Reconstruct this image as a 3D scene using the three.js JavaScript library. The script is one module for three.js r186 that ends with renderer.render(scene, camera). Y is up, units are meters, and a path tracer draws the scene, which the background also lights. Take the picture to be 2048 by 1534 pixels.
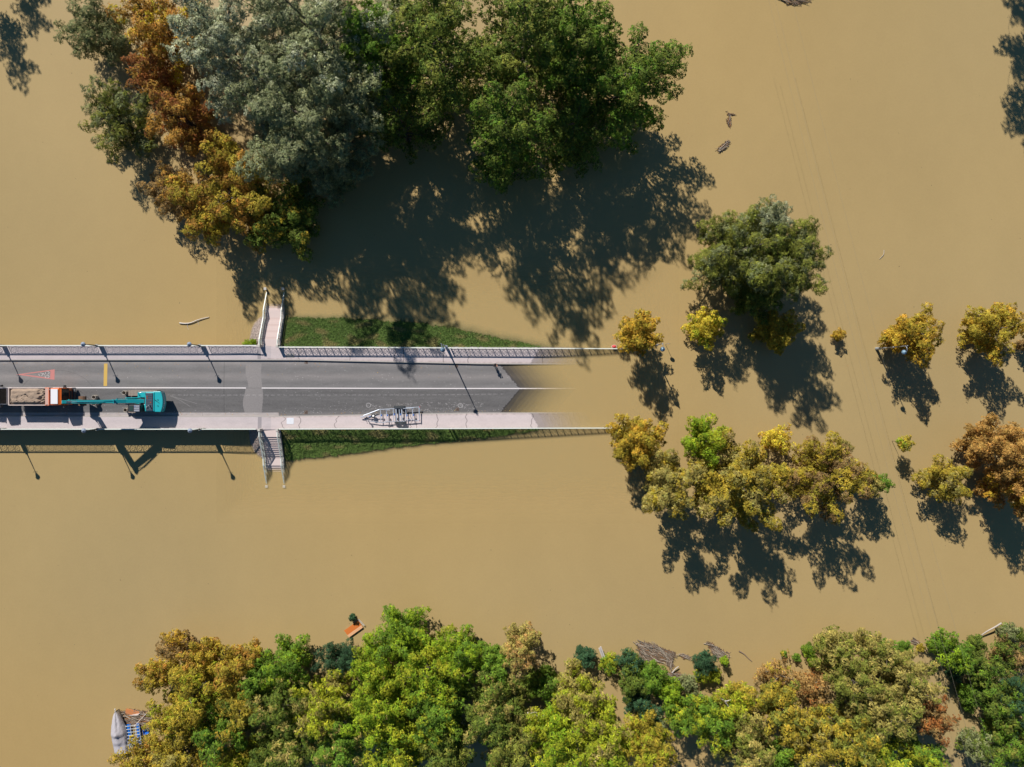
import * as THREE from 'three';
import { mergeGeometries } from 'three/addons/utils/BufferGeometryUtils.js';
import { RoundedBoxGeometry } from 'three/addons/geometries/RoundedBoxGeometry.js';
import { MarchingCubes } from 'three/addons/objects/MarchingCubes.js';
import { FontLoader } from 'three/addons/loaders/FontLoader.js';
import { TextGeometry } from 'three/addons/geometries/TextGeometry.js';
import { createNoise2D, createNoise3D } from 'simplex-noise';

/* ---------- camera, sky, sun, exposure ---------- */
const scene = new THREE.Scene();
const H = 105, F = 1420;                       // drone height above the water, focal length in photo pixels (2048 wide)
const camera = new THREE.PerspectiveCamera(2 * Math.atan(767 / F) * 180 / Math.PI, 2048 / 1534, 1, 600);
camera.position.set(0, H, 0);
camera.up.set(0, 0, -1);
camera.lookAt(0, 0, 0);
const renderer = new THREE.WebGLRenderer({ antialias: true });
renderer.toneMapping = THREE.LinearToneMapping;
renderer.toneMappingExposure = 1.6;
renderer.shadowMap.enabled = true;
{
  const W = 256, Hh = 128, d = new Float32Array(W * Hh * 4), S = new THREE.Vector3(-0.328, 0.625, -0.709).normalize();
  for (let j = 0; j < Hh; j++) for (let i = 0; i < W; i++) {
    const up = ((j + 0.5) / Hh - 0.5) * Math.PI, y = Math.sin(up), ro = ((i + 0.5) / W - 0.5) * 2 * Math.PI;
    const c = Math.cos(ro) * Math.cos(up) * S.x + y * S.y + Math.sin(ro) * Math.cos(up) * S.z;
    const t = Math.pow(1 - Math.max(0, y), 3), g = 0.25 * Math.pow(Math.max(0, c), 8), o = (j * W + i) * 4, k = 0.80;
    d[o] = k * (0.024 + 0.060 * t) * (1 + g); d[o + 1] = k * (0.074 + 0.085 * t) * (1 + g); d[o + 2] = k * (0.165 + 0.085 * t) * (1 + g); d[o + 3] = 1;
  }
  const sky = new THREE.DataTexture(d, W, Hh, THREE.RGBAFormat, THREE.FloatType);
  sky.mapping = THREE.EquirectangularReflectionMapping; sky.magFilter = THREE.LinearFilter; sky.needsUpdate = true;
  scene.background = sky; scene.environment = sky;
}
const sun = new THREE.DirectionalLight(new THREE.Color(1, 0.965, 0.9), 4);
sun.name = 'sun';
sun.position.set(-0.328, 0.625, -0.709).multiplyScalar(200);
sun.castShadow = true;
Object.assign(sun.shadow.camera, { left: -110, right: 110, top: 110, bottom: -110, near: 1, far: 500 });
sun.shadow.mapSize.set(4096, 4096);
sun.shadow.radius = 1.2;
scene.add(sun, sun.target);

/* ---------- helpers ---------- */
const rngOf = (s) => () => { s = (s + 0x6d2b79f5) | 0; let t = Math.imul(s ^ (s >>> 15), 1 | s); t = (t + Math.imul(t ^ (t >>> 7), 61 | t)) ^ t; return ((t ^ (t >>> 14)) >>> 0) / 4294967296; };
const R0 = rngOf(7);
const n2 = createNoise2D(rngOf(11)), n3 = createNoise3D(rngOf(12));
const V = (x, y, z) => new THREE.Vector3(x, y, z);
const P = (px, py, h = 0) => V((px - 1024) * (H - h) / F, h, (py - 767) * (H - h) / F);   // a point of the photograph at height h
const X = (px, h = 0) => (px - 1024) * (H - h) / F;
const lerp = THREE.MathUtils.lerp, clamp = THREE.MathUtils.clamp, smooth = THREE.MathUtils.smoothstep;
const tab = (x, t) => { if (x <= t[0][0]) return t[0][1]; for (let i = 1; i < t.length; i++) if (x <= t[i][0]) return lerp(t[i - 1][1], t[i][1], (x - t[i - 1][0]) / (t[i][0] - t[i - 1][0])); return t[t.length - 1][1]; };
const mat = (r, g, b, rough = 0.8, more = {}) => new THREE.MeshPhysicalMaterial({ color: new THREE.Color().setRGB(r, g, b), roughness: rough, ...more });
const used = {};
function numbered(n) { const k = used[n] = (used[n] ?? -1) + 1; return k ? n + '_' + String(k).padStart(3, '0') : n; }
function tag(o, label, category, group, kind) { if (label) o.userData.label = label; if (category) o.userData.category = category; if (group) o.userData.group = group; if (kind) o.userData.kind = kind; return o; }
function thing(name, label, category, pos = [0, 0, 0], turn = 0, group) { const o = new THREE.Group(); o.name = numbered(name); o.position.set(...pos); o.rotation.y = turn; scene.add(o); return tag(o, label, category, group); }
function part(parent, name, geo, m, pos, rot) { const o = new THREE.Mesh(Array.isArray(geo) ? merge(geo) : geo, m); o.name = parent === scene ? numbered(name) : name; if (pos) o.position.set(...pos); if (rot) o.rotation.set(...rot); o.castShadow = o.receiveShadow = true; parent.add(o); return o; }
const struct = (name, geo, m, label) => tag(part(scene, name, geo, m), label, undefined, undefined, 'structure');
function merge(list) { return mergeGeometries(list.map((g) => { const h = g.index ? g.toNonIndexed() : g; for (const k of Object.keys(h.attributes)) if (!['position', 'normal', 'uv'].includes(k)) h.deleteAttribute(k); return h; })); }
const box = (w, h, d, x = 0, y = 0, z = 0, ry = 0, rz = 0, rx = 0) => { const g = new THREE.BoxGeometry(w, h, d); g.rotateX(rx); g.rotateZ(rz); g.rotateY(ry); return g.translate(x, y, z); };
const rbox = (w, h, d, x = 0, y = 0, z = 0, r = 0.04) => new RoundedBoxGeometry(w, h, d, 2, r).translate(x, y, z);
const cyl = (r1, r2, h, n, x = 0, y = 0, z = 0, rx = 0, rz = 0) => { const g = new THREE.CylinderGeometry(r1, r2, h, n); g.rotateX(rx); g.rotateZ(rz); return g.translate(x, y, z); };
function bar(a, b, w, d = w) { const l = a.distanceTo(b), g = new THREE.BoxGeometry(w, l, d); g.applyQuaternion(new THREE.Quaternion().setFromUnitVectors(V(0, 1, 0), b.clone().sub(a).normalize())); return g.translate((a.x + b.x) / 2, (a.y + b.y) / 2, (a.z + b.z) / 2); }
function rod(a, b, r1, r2 = r1, n = 6) { const l = a.distanceTo(b), g = new THREE.CylinderGeometry(r2, r1, l, n); g.applyQuaternion(new THREE.Quaternion().setFromUnitVectors(V(0, 1, 0), b.clone().sub(a).normalize())); return g.translate((a.x + b.x) / 2, (a.y + b.y) / 2, (a.z + b.z) / 2); }
function limb(pts, r1, r2, n = 6, seg = 8) {                      // a tapered bent tube
  const c = new THREE.CatmullRomCurve3(pts), g = new THREE.TubeGeometry(c, seg, 1, n, false), p = g.attributes.position, q = V(0, 0, 0);
  for (let i = 0; i <= seg; i++) { c.getPointAt(i / seg, q); const r = lerp(r1, r2, i / seg); for (let j = 0; j <= n; j++) { const k = i * (n + 1) + j; p.setXYZ(k, q.x + (p.getX(k) - q.x) * r, q.y + (p.getY(k) - q.y) * r, q.z + (p.getZ(k) - q.z) * r); } }
  return g;
}
function extrude(pts, depth, bevel = 0) { const s = new THREE.Shape(pts.map(([x, y]) => new THREE.Vector2(x, y))); return new THREE.ExtrudeGeometry(s, { depth, bevelEnabled: bevel > 0, bevelSize: bevel, bevelThickness: bevel, bevelSegments: 2, steps: 1 }); }
function texture(w, h, f, srgb = true) { const d = new Uint8Array(w * h * 4); for (let j = 0; j < h; j++) for (let i = 0; i < w; i++) { const c = f(i, j), o = (j * w + i) * 4; d[o] = clamp(c[0], 0, 255); d[o + 1] = clamp(c[1], 0, 255); d[o + 2] = clamp(c[2], 0, 255); d[o + 3] = 255; } const t = new THREE.DataTexture(d, w, h); t.magFilter = THREE.LinearFilter; t.wrapS = t.wrapT = THREE.RepeatWrapping; if (srgb) t.colorSpace = THREE.SRGBColorSpace; t.needsUpdate = true; return t; }
const S8 = (v) => 255 * (v <= 0.0031308 ? v * 12.92 : 1.055 * Math.pow(v, 1 / 2.4) - 0.055);   // linear reflectance to an sRGB byte
function grid(xs, zs, f, uv) {                                     // a sheet over xs, zs with heights f
  const p = [], t = [], ix = [], nx = xs.length;
  zs.forEach((z) => xs.forEach((x) => { p.push(x, f(x, z), z); t.push(...(uv ? uv(x, z) : [x, z])); }));
  for (let j = 0; j < zs.length - 1; j++) for (let i = 0; i < nx - 1; i++) { const a = j * nx + i; ix.push(a, a + nx, a + 1, a + 1, a + nx, a + nx + 1); }
  const g = new THREE.BufferGeometry(); g.setAttribute('position', new THREE.Float32BufferAttribute(p, 3)); g.setAttribute('uv', new THREE.Float32BufferAttribute(t, 2)); g.setIndex(ix); g.computeVertexNormals(); return g;
}
const range = (a, b, s) => { const n = Math.max(1, Math.round((b - a) / s)), o = []; for (let i = 0; i <= n; i++) o.push(a + (b - a) * i / n); return o; };
function copies(parent, name, geo, m, list, kind = 'stuff') {      // list of [matrix, colour]
  const o = new THREE.InstancedMesh(geo, m, list.length); o.name = parent === scene ? numbered(name) : name;
  list.forEach(([q, c], i) => { o.setMatrixAt(i, q); if (c) o.setColorAt(i, c); });
  o.userData.kind = kind; o.castShadow = o.receiveShadow = true; parent.add(o); return o;
}
const M4 = (pos, q, s) => new THREE.Matrix4().compose(pos, q, typeof s === 'number' ? V(s, s, s) : s);
const E = (x, y, z) => new THREE.Quaternion().setFromEuler(new THREE.Euler(x, y, z));

/* ---------- flood water ---------- */
const WATER = [0.353, 0.249, 0.1085];
{
  const rnd = rngOf(3);
  const tex = texture(2048, 2048, (i, j) => {
    const x = i / 2048 * 230, z = j / 2048 * 230;
    const a = 0.030 * n2(x * 0.021, z * 0.017) + 0.020 * n2(x * 0.07 + 9, z * 0.035) + 0.010 * n2(x * 0.3, z * 0.23 + 4) + 0.050 * (rnd() - 0.5), b = 0.035 * n2(x * 0.011 + 40, z * 0.014 + 7);
    return [S8(WATER[0] * (1 + a + b)), S8(WATER[1] * (1 + a)), S8(WATER[2] * (1 + a - 2 * b))];
  });
  const water = new THREE.Group(); water.name = 'water'; scene.add(water); tag(water, 'silt brown flood water covering the whole ground', undefined, undefined, 'structure');
  const x0 = -44, x1 = 25, z0 = -19, z1 = 21, edge = 9;
  const inside = (x, z) => smooth(Math.min(x - x0, x1 - x, z - z0, z1 - z), 0, edge);
  const xs = [...range(-115, x0, 12), ...range(x0, x1, 1).slice(1), ...range(x1, 115, 12).slice(1)], zs = [...range(-115, z0, 12), ...range(z0, z1, 1).slice(1), ...range(z1, 115, 12).slice(1)];
  part(water, 'water_surface', grid(xs, zs, (x, z) => -0.41 * inside(x, z) + 0.08 * n2(x * 0.35, z * 0.35) * inside(x, z) * (1 - inside(x, z)), (x, z) => [(x + 115) / 230, (z + 115) / 230]), new THREE.MeshPhysicalMaterial({ map: tex, roughness: 0.33, ior: 1.33 }));
  // turbid water over the drowned ramp: sheets of suspended silt, each letting most light through
  const sx = range(x0, x1, 1.5), sz = range(z0, z1, 1.5);
  for (let k = 0; k < 11; k++) {
    const a = 0.055 * Math.pow(1.18, k), t2 = (1 - a) * (1 - a);
    const rho = WATER.map((r, i) => { const B = -(1 + r * r), C = r * (1 - t2), A = r; return (-B - Math.sqrt(B * B - 4 * A * C)) / (2 * A) / a * [0.85, 0.93, 0.965, 0.98, 1, 1.01, 1.03, 1.04, 1.05, 1.06, 1.07][k]; });   // so that the stack is as bright as the deep water
    const m = mat(rho[0], rho[1], rho[2], 0.33, { ior: 1.33, transparent: true, opacity: a, specularIntensity: 0 });
    part(water, 'silt_layer', grid(sx, sz, (x, z) => -0.004 - 0.037 * k + (k ? 0.012 * n3(x * 0.3, z * 0.3, k * 0.35) + 0.006 * n3(x * 1.1, z * 1.1, k) : 0)), m);
  }
}

/* ---------- road, kerbs, pavements, bridge ---------- */
const deckH = (x) => { const s = 0.0508 * (1.33 - x), w = 3; return x < -38 - w ? 2.0 : x > -38 + w ? Math.min(2.0, s) : Math.min(2.0, lerp(2.0, s, smooth(x, -38 - w, -38 + w))); };
const kerbN = (x) => tab(x, [[-31, -3.373], [-5, -2.86], [0, -2.834]]), kerbS = (x) => tab(x, [[-35, 4.715], [-5.4, 4.277]]);
const edgeN = (x) => x < -35 ? -5.58 : -5.4, edgeS = () => 6.68, MID = (x) => 0.617 + 0.12 * smooth(x, -60, 0);
const roadY = (x, z) => { const m = MID(x), half = z < m ? m - kerbN(x) : kerbS(x) - m; return deckH(x) - 0.15 * Math.min(1, Math.abs(z - m) / half); };
const walkY = (x, z) => deckH(x) + 0.075 + 0.06 * clamp(z < 0 ? (kerbN(x) - z) / 2.1 : (z - kerbS(x)) / 2, 0, 1);
const RX0 = -86, RX1 = 24, rxs = range(RX0, RX1, 1);
function strip(xs, za, zb, n, f, uv) {                             // a band between two lines za(x), zb(x)
  const p = [], t = [], ix = [];
  for (let j = 0; j <= n; j++) xs.forEach((x) => { const z = lerp(za(x), zb(x), j / n); p.push(x, f(x, z), z); t.push(...uv(x, z, j / n)); });
  for (let j = 0; j < n; j++) for (let i = 0; i < xs.length - 1; i++) { const a = j * xs.length + i; ix.push(a, a + xs.length, a + 1, a + 1, a + xs.length, a + xs.length + 1); }
  const g = new THREE.BufferGeometry(); g.setAttribute('position', new THREE.Float32BufferAttribute(p, 3)); g.setAttribute('uv', new THREE.Float32BufferAttribute(t, 2)); g.setIndex(ix); g.computeVertexNormals(); return g;
}
const side = (xs, z, yTop, drop) => { const p = [], t = [], ix = []; for (let j = 0; j < 2; j++) xs.forEach((x) => { p.push(x, yTop(x) - j * drop, z(x)); t.push(x, j); }); for (let i = 0; i < xs.length - 1; i++) ix.push(i, i + xs.length, i + 1, i + 1, i + xs.length, i + xs.length + 1); const g = new THREE.BufferGeometry(); g.setAttribute('position', new THREE.Float32BufferAttribute(p, 3)); g.setAttribute('uv', new THREE.Float32BufferAttribute(t, 2)); g.setIndex(ix); g.computeVertexNormals(); return g; };
const uvRoad = (x, z) => [(x - RX0) / (RX1 - RX0), (z + 3.6) / 8.6];
{
  const rnd = rngOf(21), TW = 2048, TH = 256, marks = new Float32Array(TW * TH);
  const at = (x, z) => [Math.round((x - RX0) / (RX1 - RX0) * TW), Math.round((z + 3.6) / 8.6 * TH)];
  const dot = (x, z, r, v) => { const [i, j] = at(x, z), ri = Math.max(1, Math.round(r * 18.6)), rj = Math.max(1, Math.round(r * 29.8)); for (let b = -rj; b <= rj; b++) for (let a = -ri; a <= ri; a++) { if ((a / ri) ** 2 + (b / rj) ** 2 > 1.01) continue; const I = i + a, J = j + b; if (I >= 0 && I < TW && J >= 0 && J < TH && rnd() < 0.75) marks[J * TW + I] = v; } };
  for (const [px, py] of [[737, 810], [920, 811]]) { const c = P(px, py, 0.9); for (let k = 0; k < 46; k++) { const a = k / 46 * 6.283; dot(c.x + 0.31 * Math.cos(a), c.z + 0.31 * Math.sin(a), 0.025, 0.2); } dot(c.x, c.z, 0.06, 0.15); }
  for (let k = 0; k < 700; k++) { const x = lerp(-70, 0, rnd()), near = rnd(), z = near < 0.5 ? 4.35 - 1.5 * rnd() * rnd() : lerp(-3, 4.5, rnd()); if (x > -33 || rnd() < 0.25) dot(x, z, 0.012 + 0.03 * rnd() * rnd(), 0.06 + 0.16 * rnd()); }
  for (let k = 0; k < 90; k++) { const px = 725 + 240 * rnd(), c = P(px, 804 + 14 * rnd(), 0.7); for (let q = 0; q < 4; q++) dot(c.x + rnd() * 0.35, c.z + rnd() * 0.16, 0.02, 0.13); }
  for (let k = 0; k < 1500; k++) { const x = lerp(-50, -1, rnd()); if (Math.sin(x * 7) > -0.4) dot(x, 1.66 + 0.05 * (rnd() - 0.5) - 0.12 * smooth(x, -14, 0), 0.012, 0.05 + 0.07 * rnd()); }   // tracked dust line
  for (let k = 0; k < 160; k++) { const t = rnd(); dot(lerp(-49.6, -46.8, t), lerp(1.8, 3.9 - 0.6 * t, t * t * 0.6 + t * 0.4), 0.012, 0.06); dot(lerp(-49.6, -45.8, t), lerp(1.75, 2.9, t), 0.012, 0.06); }
  for (let k = 0; k < 500; k++) { const a = Math.PI * (0.15 + 0.7 * rnd()), r = rnd() < 0.5 ? 4.3 : 4.6; dot(-66 + 5.4 * Math.cos(a) * r / 4.4, 2.5 - 0.92 * r * Math.sin(a) + (r > 4.5 ? -0.2 : 1.7), 0.02, -0.035); }   // old tyre scuffs
  const tex = texture(TW, TH, (i, j) => {
    const x = RX0 + i / TW * (RX1 - RX0), z = -3.6 + j / TH * 8.6, wob = 0.12 * n2(x * 0.15, z * 0.2);
    let v = z < 0.68 ? 0.170 : 0.122;
    const band = (c, w) => Math.exp(-(((z + wob - c) / w) ** 2));
    v -= 0.024 * band(-2.0, 0.55) + 0.026 * band(-0.05, 0.45) - 0.018 * band(-1.05, 0.4);
    v -= 0.014 * band(3.1, 0.6) + 0.010 * band(1.35, 0.3);
    v += 0.06 * band(-3.2, 0.38) * (0.8 + 0.3 * n2(x * 0.6, 3)) + 0.025 * band(4.4, 0.25);
    v += 0.010 * n2(x * 0.25, z * 1.5) + 0.007 * n2(x * 1.7, z * 3.1) + 0.03 * (rnd() - 0.5);
    let warm = 1 + 0.035 * band(-1.05, 0.5) + 0.04 * band(-3.2, 0.5);
    const px = 1024 + x * F / (H - 2), l = 493 + 3 * Math.sin(z * 1.3 + 1) + (z > 0.7 ? -5 : 0), r = 523 + 2 * Math.sin(z * 0.9);
    if (px > l && px < r) { v = 0.205 + 0.012 * n2(x * 3, z * 3) + 0.02 * (rnd() - 0.5); warm = 1.03; if (Math.abs(z - MID(x)) < 0.06) v -= 0.03; }
    if (Math.abs(px - 447.5) < 0.9) v *= 0.72;
    if (x < -34 && z > 4.2) { v = 0.33 + 0.03 * (rnd() - 0.5) + 0.03 * n2(x * 0.8, z * 4); warm = 1.06; if (Math.abs(((x + 90) % 15)) < 0.06) v *= 0.6; }
    v = Math.max(0.05, v + marks[j * TW + i]); if (roadY(x, clamp(z, kerbN(x), kerbS(x))) < 0.012 + 0.008 * n2(x * 2, z * 2)) { v *= 0.30; warm *= 1.06; }   // soaked asphalt
    return [S8(v * 1.03 * warm), S8(v * 0.965), S8(v * 0.955 / Math.sqrt(warm))];
  });
  const asphalt = new THREE.MeshPhysicalMaterial({ map: tex, roughness: 0.92 });
  struct('road', strip(rxs, kerbN, kerbS, 16, roadY, uvRoad), asphalt, 'grey asphalt road running down into the flood');
  // pavements
  const walkTex = (zs, seed, cracks, greyX) => { const r = rngOf(seed); return texture(2048, 64, (i, j) => {
    const x = RX0 + i / 2048 * (RX1 - RX0), t = j / 64, px = 1024 + x * F / (H - deckH(x));
    let v = (x < -35 ? 0.415 : 0.465) + 0.018 * n2(x * 0.35, t * 2 + seed) + 0.014 * n2(x * 2, t * 6) + 0.03 * (r() - 0.5), pink = x < -35 ? 1.0 : 1.02;
    if (px > greyX && px < greyX + 7) { v = 0.27 + 0.02 * (r() - 0.5); pink = 0.97; }
    for (const [c, w] of cracks) if (Math.abs(px - c - w * n2(t * 2.2, c) * 4) < 0.75) v *= 0.45;
    if (t < 0.1 && x > -36) { v *= 0.9 + 0.12 * n2(x * 1.3, seed); pink *= 1.03; }
    if (t > 0.93 && x > -33) v *= 0.62 + 0.3 * Math.abs(n2(x * 1.6, seed + 3));
    const zz = zs < 0 ? lerp(kerbN(x) - 0.14, edgeN(x), t) : lerp(kerbS(x) + 0.14, 6.68, t); if (walkY(x, zz) < 0.01 + 0.006 * n2(x * 2, t * 5)) v *= 0.56; return [S8(v * 1.07 * pink), S8(v * 0.92), S8(v * 0.925 / pink)];
  }); };
  const wN = new THREE.MeshPhysicalMaterial({ map: walkTex(-1, 31, [[600, 1], [700, 0.6], [790, 0.8], [807, 0], [886, 0.1], [938, 1], [1082, 1.1]], 515), roughness: 0.9 });
  const wS = new THREE.MeshPhysicalMaterial({ map: walkTex(1, 32, [[568, 1.4], [599, 1], [673, 1.2], [783, 1.2], [822, 1.3], [833, 0.2], [874, 0.8], [932, 1], [1064, 0.9]], 516), roughness: 0.9 });
  const uvW = (x, z, t) => [(x - RX0) / (RX1 - RX0), t * 0.96 + 0.02];
  struct('pavement', strip(rxs, (x) => kerbN(x) - 0.14, edgeN, 4, walkY, uvW), wN, 'pale concrete pavement on the tree side of the road');
  struct('pavement', strip(rxs, (x) => kerbS(x) + 0.14, edgeS, 4, walkY, uvW), wS, 'pale concrete pavement on the trailer side of the road');
  const kerbM = mat(0.36, 0.325, 0.30, 0.9);
  for (const [k, s, lab] of [[kerbN, -1, 'stone kerb below the far pavement'], [kerbS, 1, 'stone kerb beside the boat trailer']]) {
    const top = strip(rxs, (x) => k(x), (x) => k(x) + s * 0.14, 1, (x, z) => deckH(x) + 0.077, (x, z, t) => [x, t]);
    struct('kerb', [top, side(rxs, k, (x) => deckH(x) + 0.077, 0.3)], kerbM, lab);
  }
  // outer faces of the pavements, bridge slab and girders
  const conc = mat(0.36, 0.33, 0.30, 0.9);
  const bxs = rxs.filter((x) => x < -36), exs = [-36, ...rxs.filter((x) => x > -36)];
  const bridge = thing('road_bridge', 'concrete bridge deck carrying the road above the flood', 'bridge');
  part(bridge, 'edge_beam', side(bxs, () => -5.58, (x) => walkY(x, -5.6), 0.75), conc);
  part(bridge, 'edge_beam', side(bxs, () => 6.68, (x) => walkY(x, 6.7), 0.75), conc);
  part(bridge, 'deck_slab', box(50, 0.3, 12.1, -61.2, 1.45, 0.55), conc);
  for (let k = 0; k < 5; k++) part(bridge, 'girder', box(50, 0.75, 0.45, -61.2, 0.9, -4 + k * 2.3), conc);
  part(bridge, 'abutment', box(1.2, 2.6, 11.6, -36.6, 0.28, 0.55), conc);
  struct('pavement_edge', [side(exs, () => -5.4, (x) => walkY(x, -5.4), 0.5), side(exs, () => 6.68, (x) => walkY(x, 6.68), 0.5)], conc, 'concrete edge of the ramp pavements');
  // painted markings
  const white = mat(0.66, 0.60, 0.60, 0.8), lift = (o) => (x, z) => roadY(x, z) + o;
  const line = (a, b) => strip(range(a, b, 1), (x) => MID(x) - 0.075, (x) => MID(x) + 0.075, 2, lift(0.005), (x, z, t) => [x, t]);
  struct('centre_line', [line(RX0, X(492, 2)), line(X(523, 2), 14)], white, 'white centre line painted on the road');
  const yb = P(207, 727, 2), ye = P(214, 772, 2);
  struct('stop_bar', strip(range(yb.x, ye.x, 0.2), () => yb.z, () => ye.z, 10, lift(0.005), (x, z, t) => [x, t]), mat(0.50, 0.315, 0.07, 0.8), 'yellow bar painted across the far lane');
  const tri = (pts) => { const g = new THREE.BufferGeometry(), q = []; const push = (p) => q.push(p.x, roadY(p.x, p.z) + 0.005, p.z); for (let i = 0; i < pts.length; i += 4) { const [a, b, c, d] = pts.slice(i, i + 4); const n = 10; for (let k = 0; k < n; k++) { const p0 = a.clone().lerp(b, k / n), p1 = a.clone().lerp(b, (k + 1) / n), r0 = d.clone().lerp(c, k / n), r1 = d.clone().lerp(c, (k + 1) / n); push(p0); push(r0); push(p1); push(p1); push(r0); push(r1); } } g.setAttribute('position', new THREE.Float32BufferAttribute(q, 3)); g.setAttribute('uv', new THREE.Float32BufferAttribute(new Float32Array(q.length / 3 * 2), 2)); g.computeVertexNormals(); return g; };
  const pp = (px, py) => P(px, py, 2);
  struct('triangle_marking', tri([pp(31, 749), pp(108.5, 738.5), pp(100, 741.9), pp(47, 748.6), pp(31, 749), pp(47, 748.6), pp(100, 756), pp(108.5, 759.5), pp(100, 741.9), pp(108.5, 738.5), pp(108.5, 759.5), pp(100, 756)]), mat(0.43, 0.165, 0.15, 0.85), 'worn red warning triangle painted on the far lane');
  { // the bicycle symbol inside it
    const g = [], c = pp(88, 749), ring = (dx, dz) => { for (let k = 0; k < 11; k++) if (k % 4 !== 3) { const a = k / 11 * 6.283, q = V(c.x + dx + 0.28 * Math.cos(a), 0, c.z + dz + 0.2 * Math.sin(a)); g.push(box(0.13, 0.004, 0.06, q.x, roadY(q.x, q.z) + 0.008, q.z, -a + 1.57)); } };
    ring(-0.5, -0.02); ring(0.42, -0.26); ring(0.42, 0.3);
    for (const [a, b, e, f] of [[-0.5, 0, 0.1, 0.1], [-0.2, -0.25, 0.12, 0.14], [0.1, 0.1, 0.4, -0.26], [-0.2, 0.24, 0.2, 0.3], [-0.7, 0.15, -0.3, 0.2], [0.75, 0, 0.85, 0.02]]) { const y = roadY(c.x, c.z) + 0.006; g.push(bar(V(c.x + a, y, c.z + b), V(c.x + e, y, c.z + f), 0.055, 0.004)); }
    struct('bicycle_marking', g, mat(0.5, 0.46, 0.46, 0.85), 'white bicycle symbol inside the red triangle');
  }
}
/* ---------- banks ---------- */
const reachN = (x) => tab(x, [[-33.6, 4.2], [-24, 4.0], [-16.6, 3.4], [-9.2, 2.7], [-1.8, 1.1], [6, 0.4]]);
const fallN = (x) => tab(x, [[-33.6, 0.44], [-24, 0.345], [-16.6, 0.29], [-9.2, 0.23], [-1.8, 0.25], [6, 0.25]]), fallS = (x) => tab(x, [[-33.6, 0.42], [-24, 0.40], [-12.7, 0.42], [-1.8, 0.30], [6, 0.28]]);
function bankY(x, z) {
  const north = z < 0, d = north ? -5.4 - z : z - 6.68;
  let y = deckH(Math.max(x, -36)) + 0.06 - (north ? fallN(x) : fallS(x)) * d;
  if (x < -36.5) y = Math.min(y, 2.0 * (1 - Math.hypot((-36.5 - x) / 2.2, d / 4.1)));
  return Math.max(-1.3, y + 0.05 * n2(x * 0.5, z * 0.5) * Math.min(1, d));
}
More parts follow.
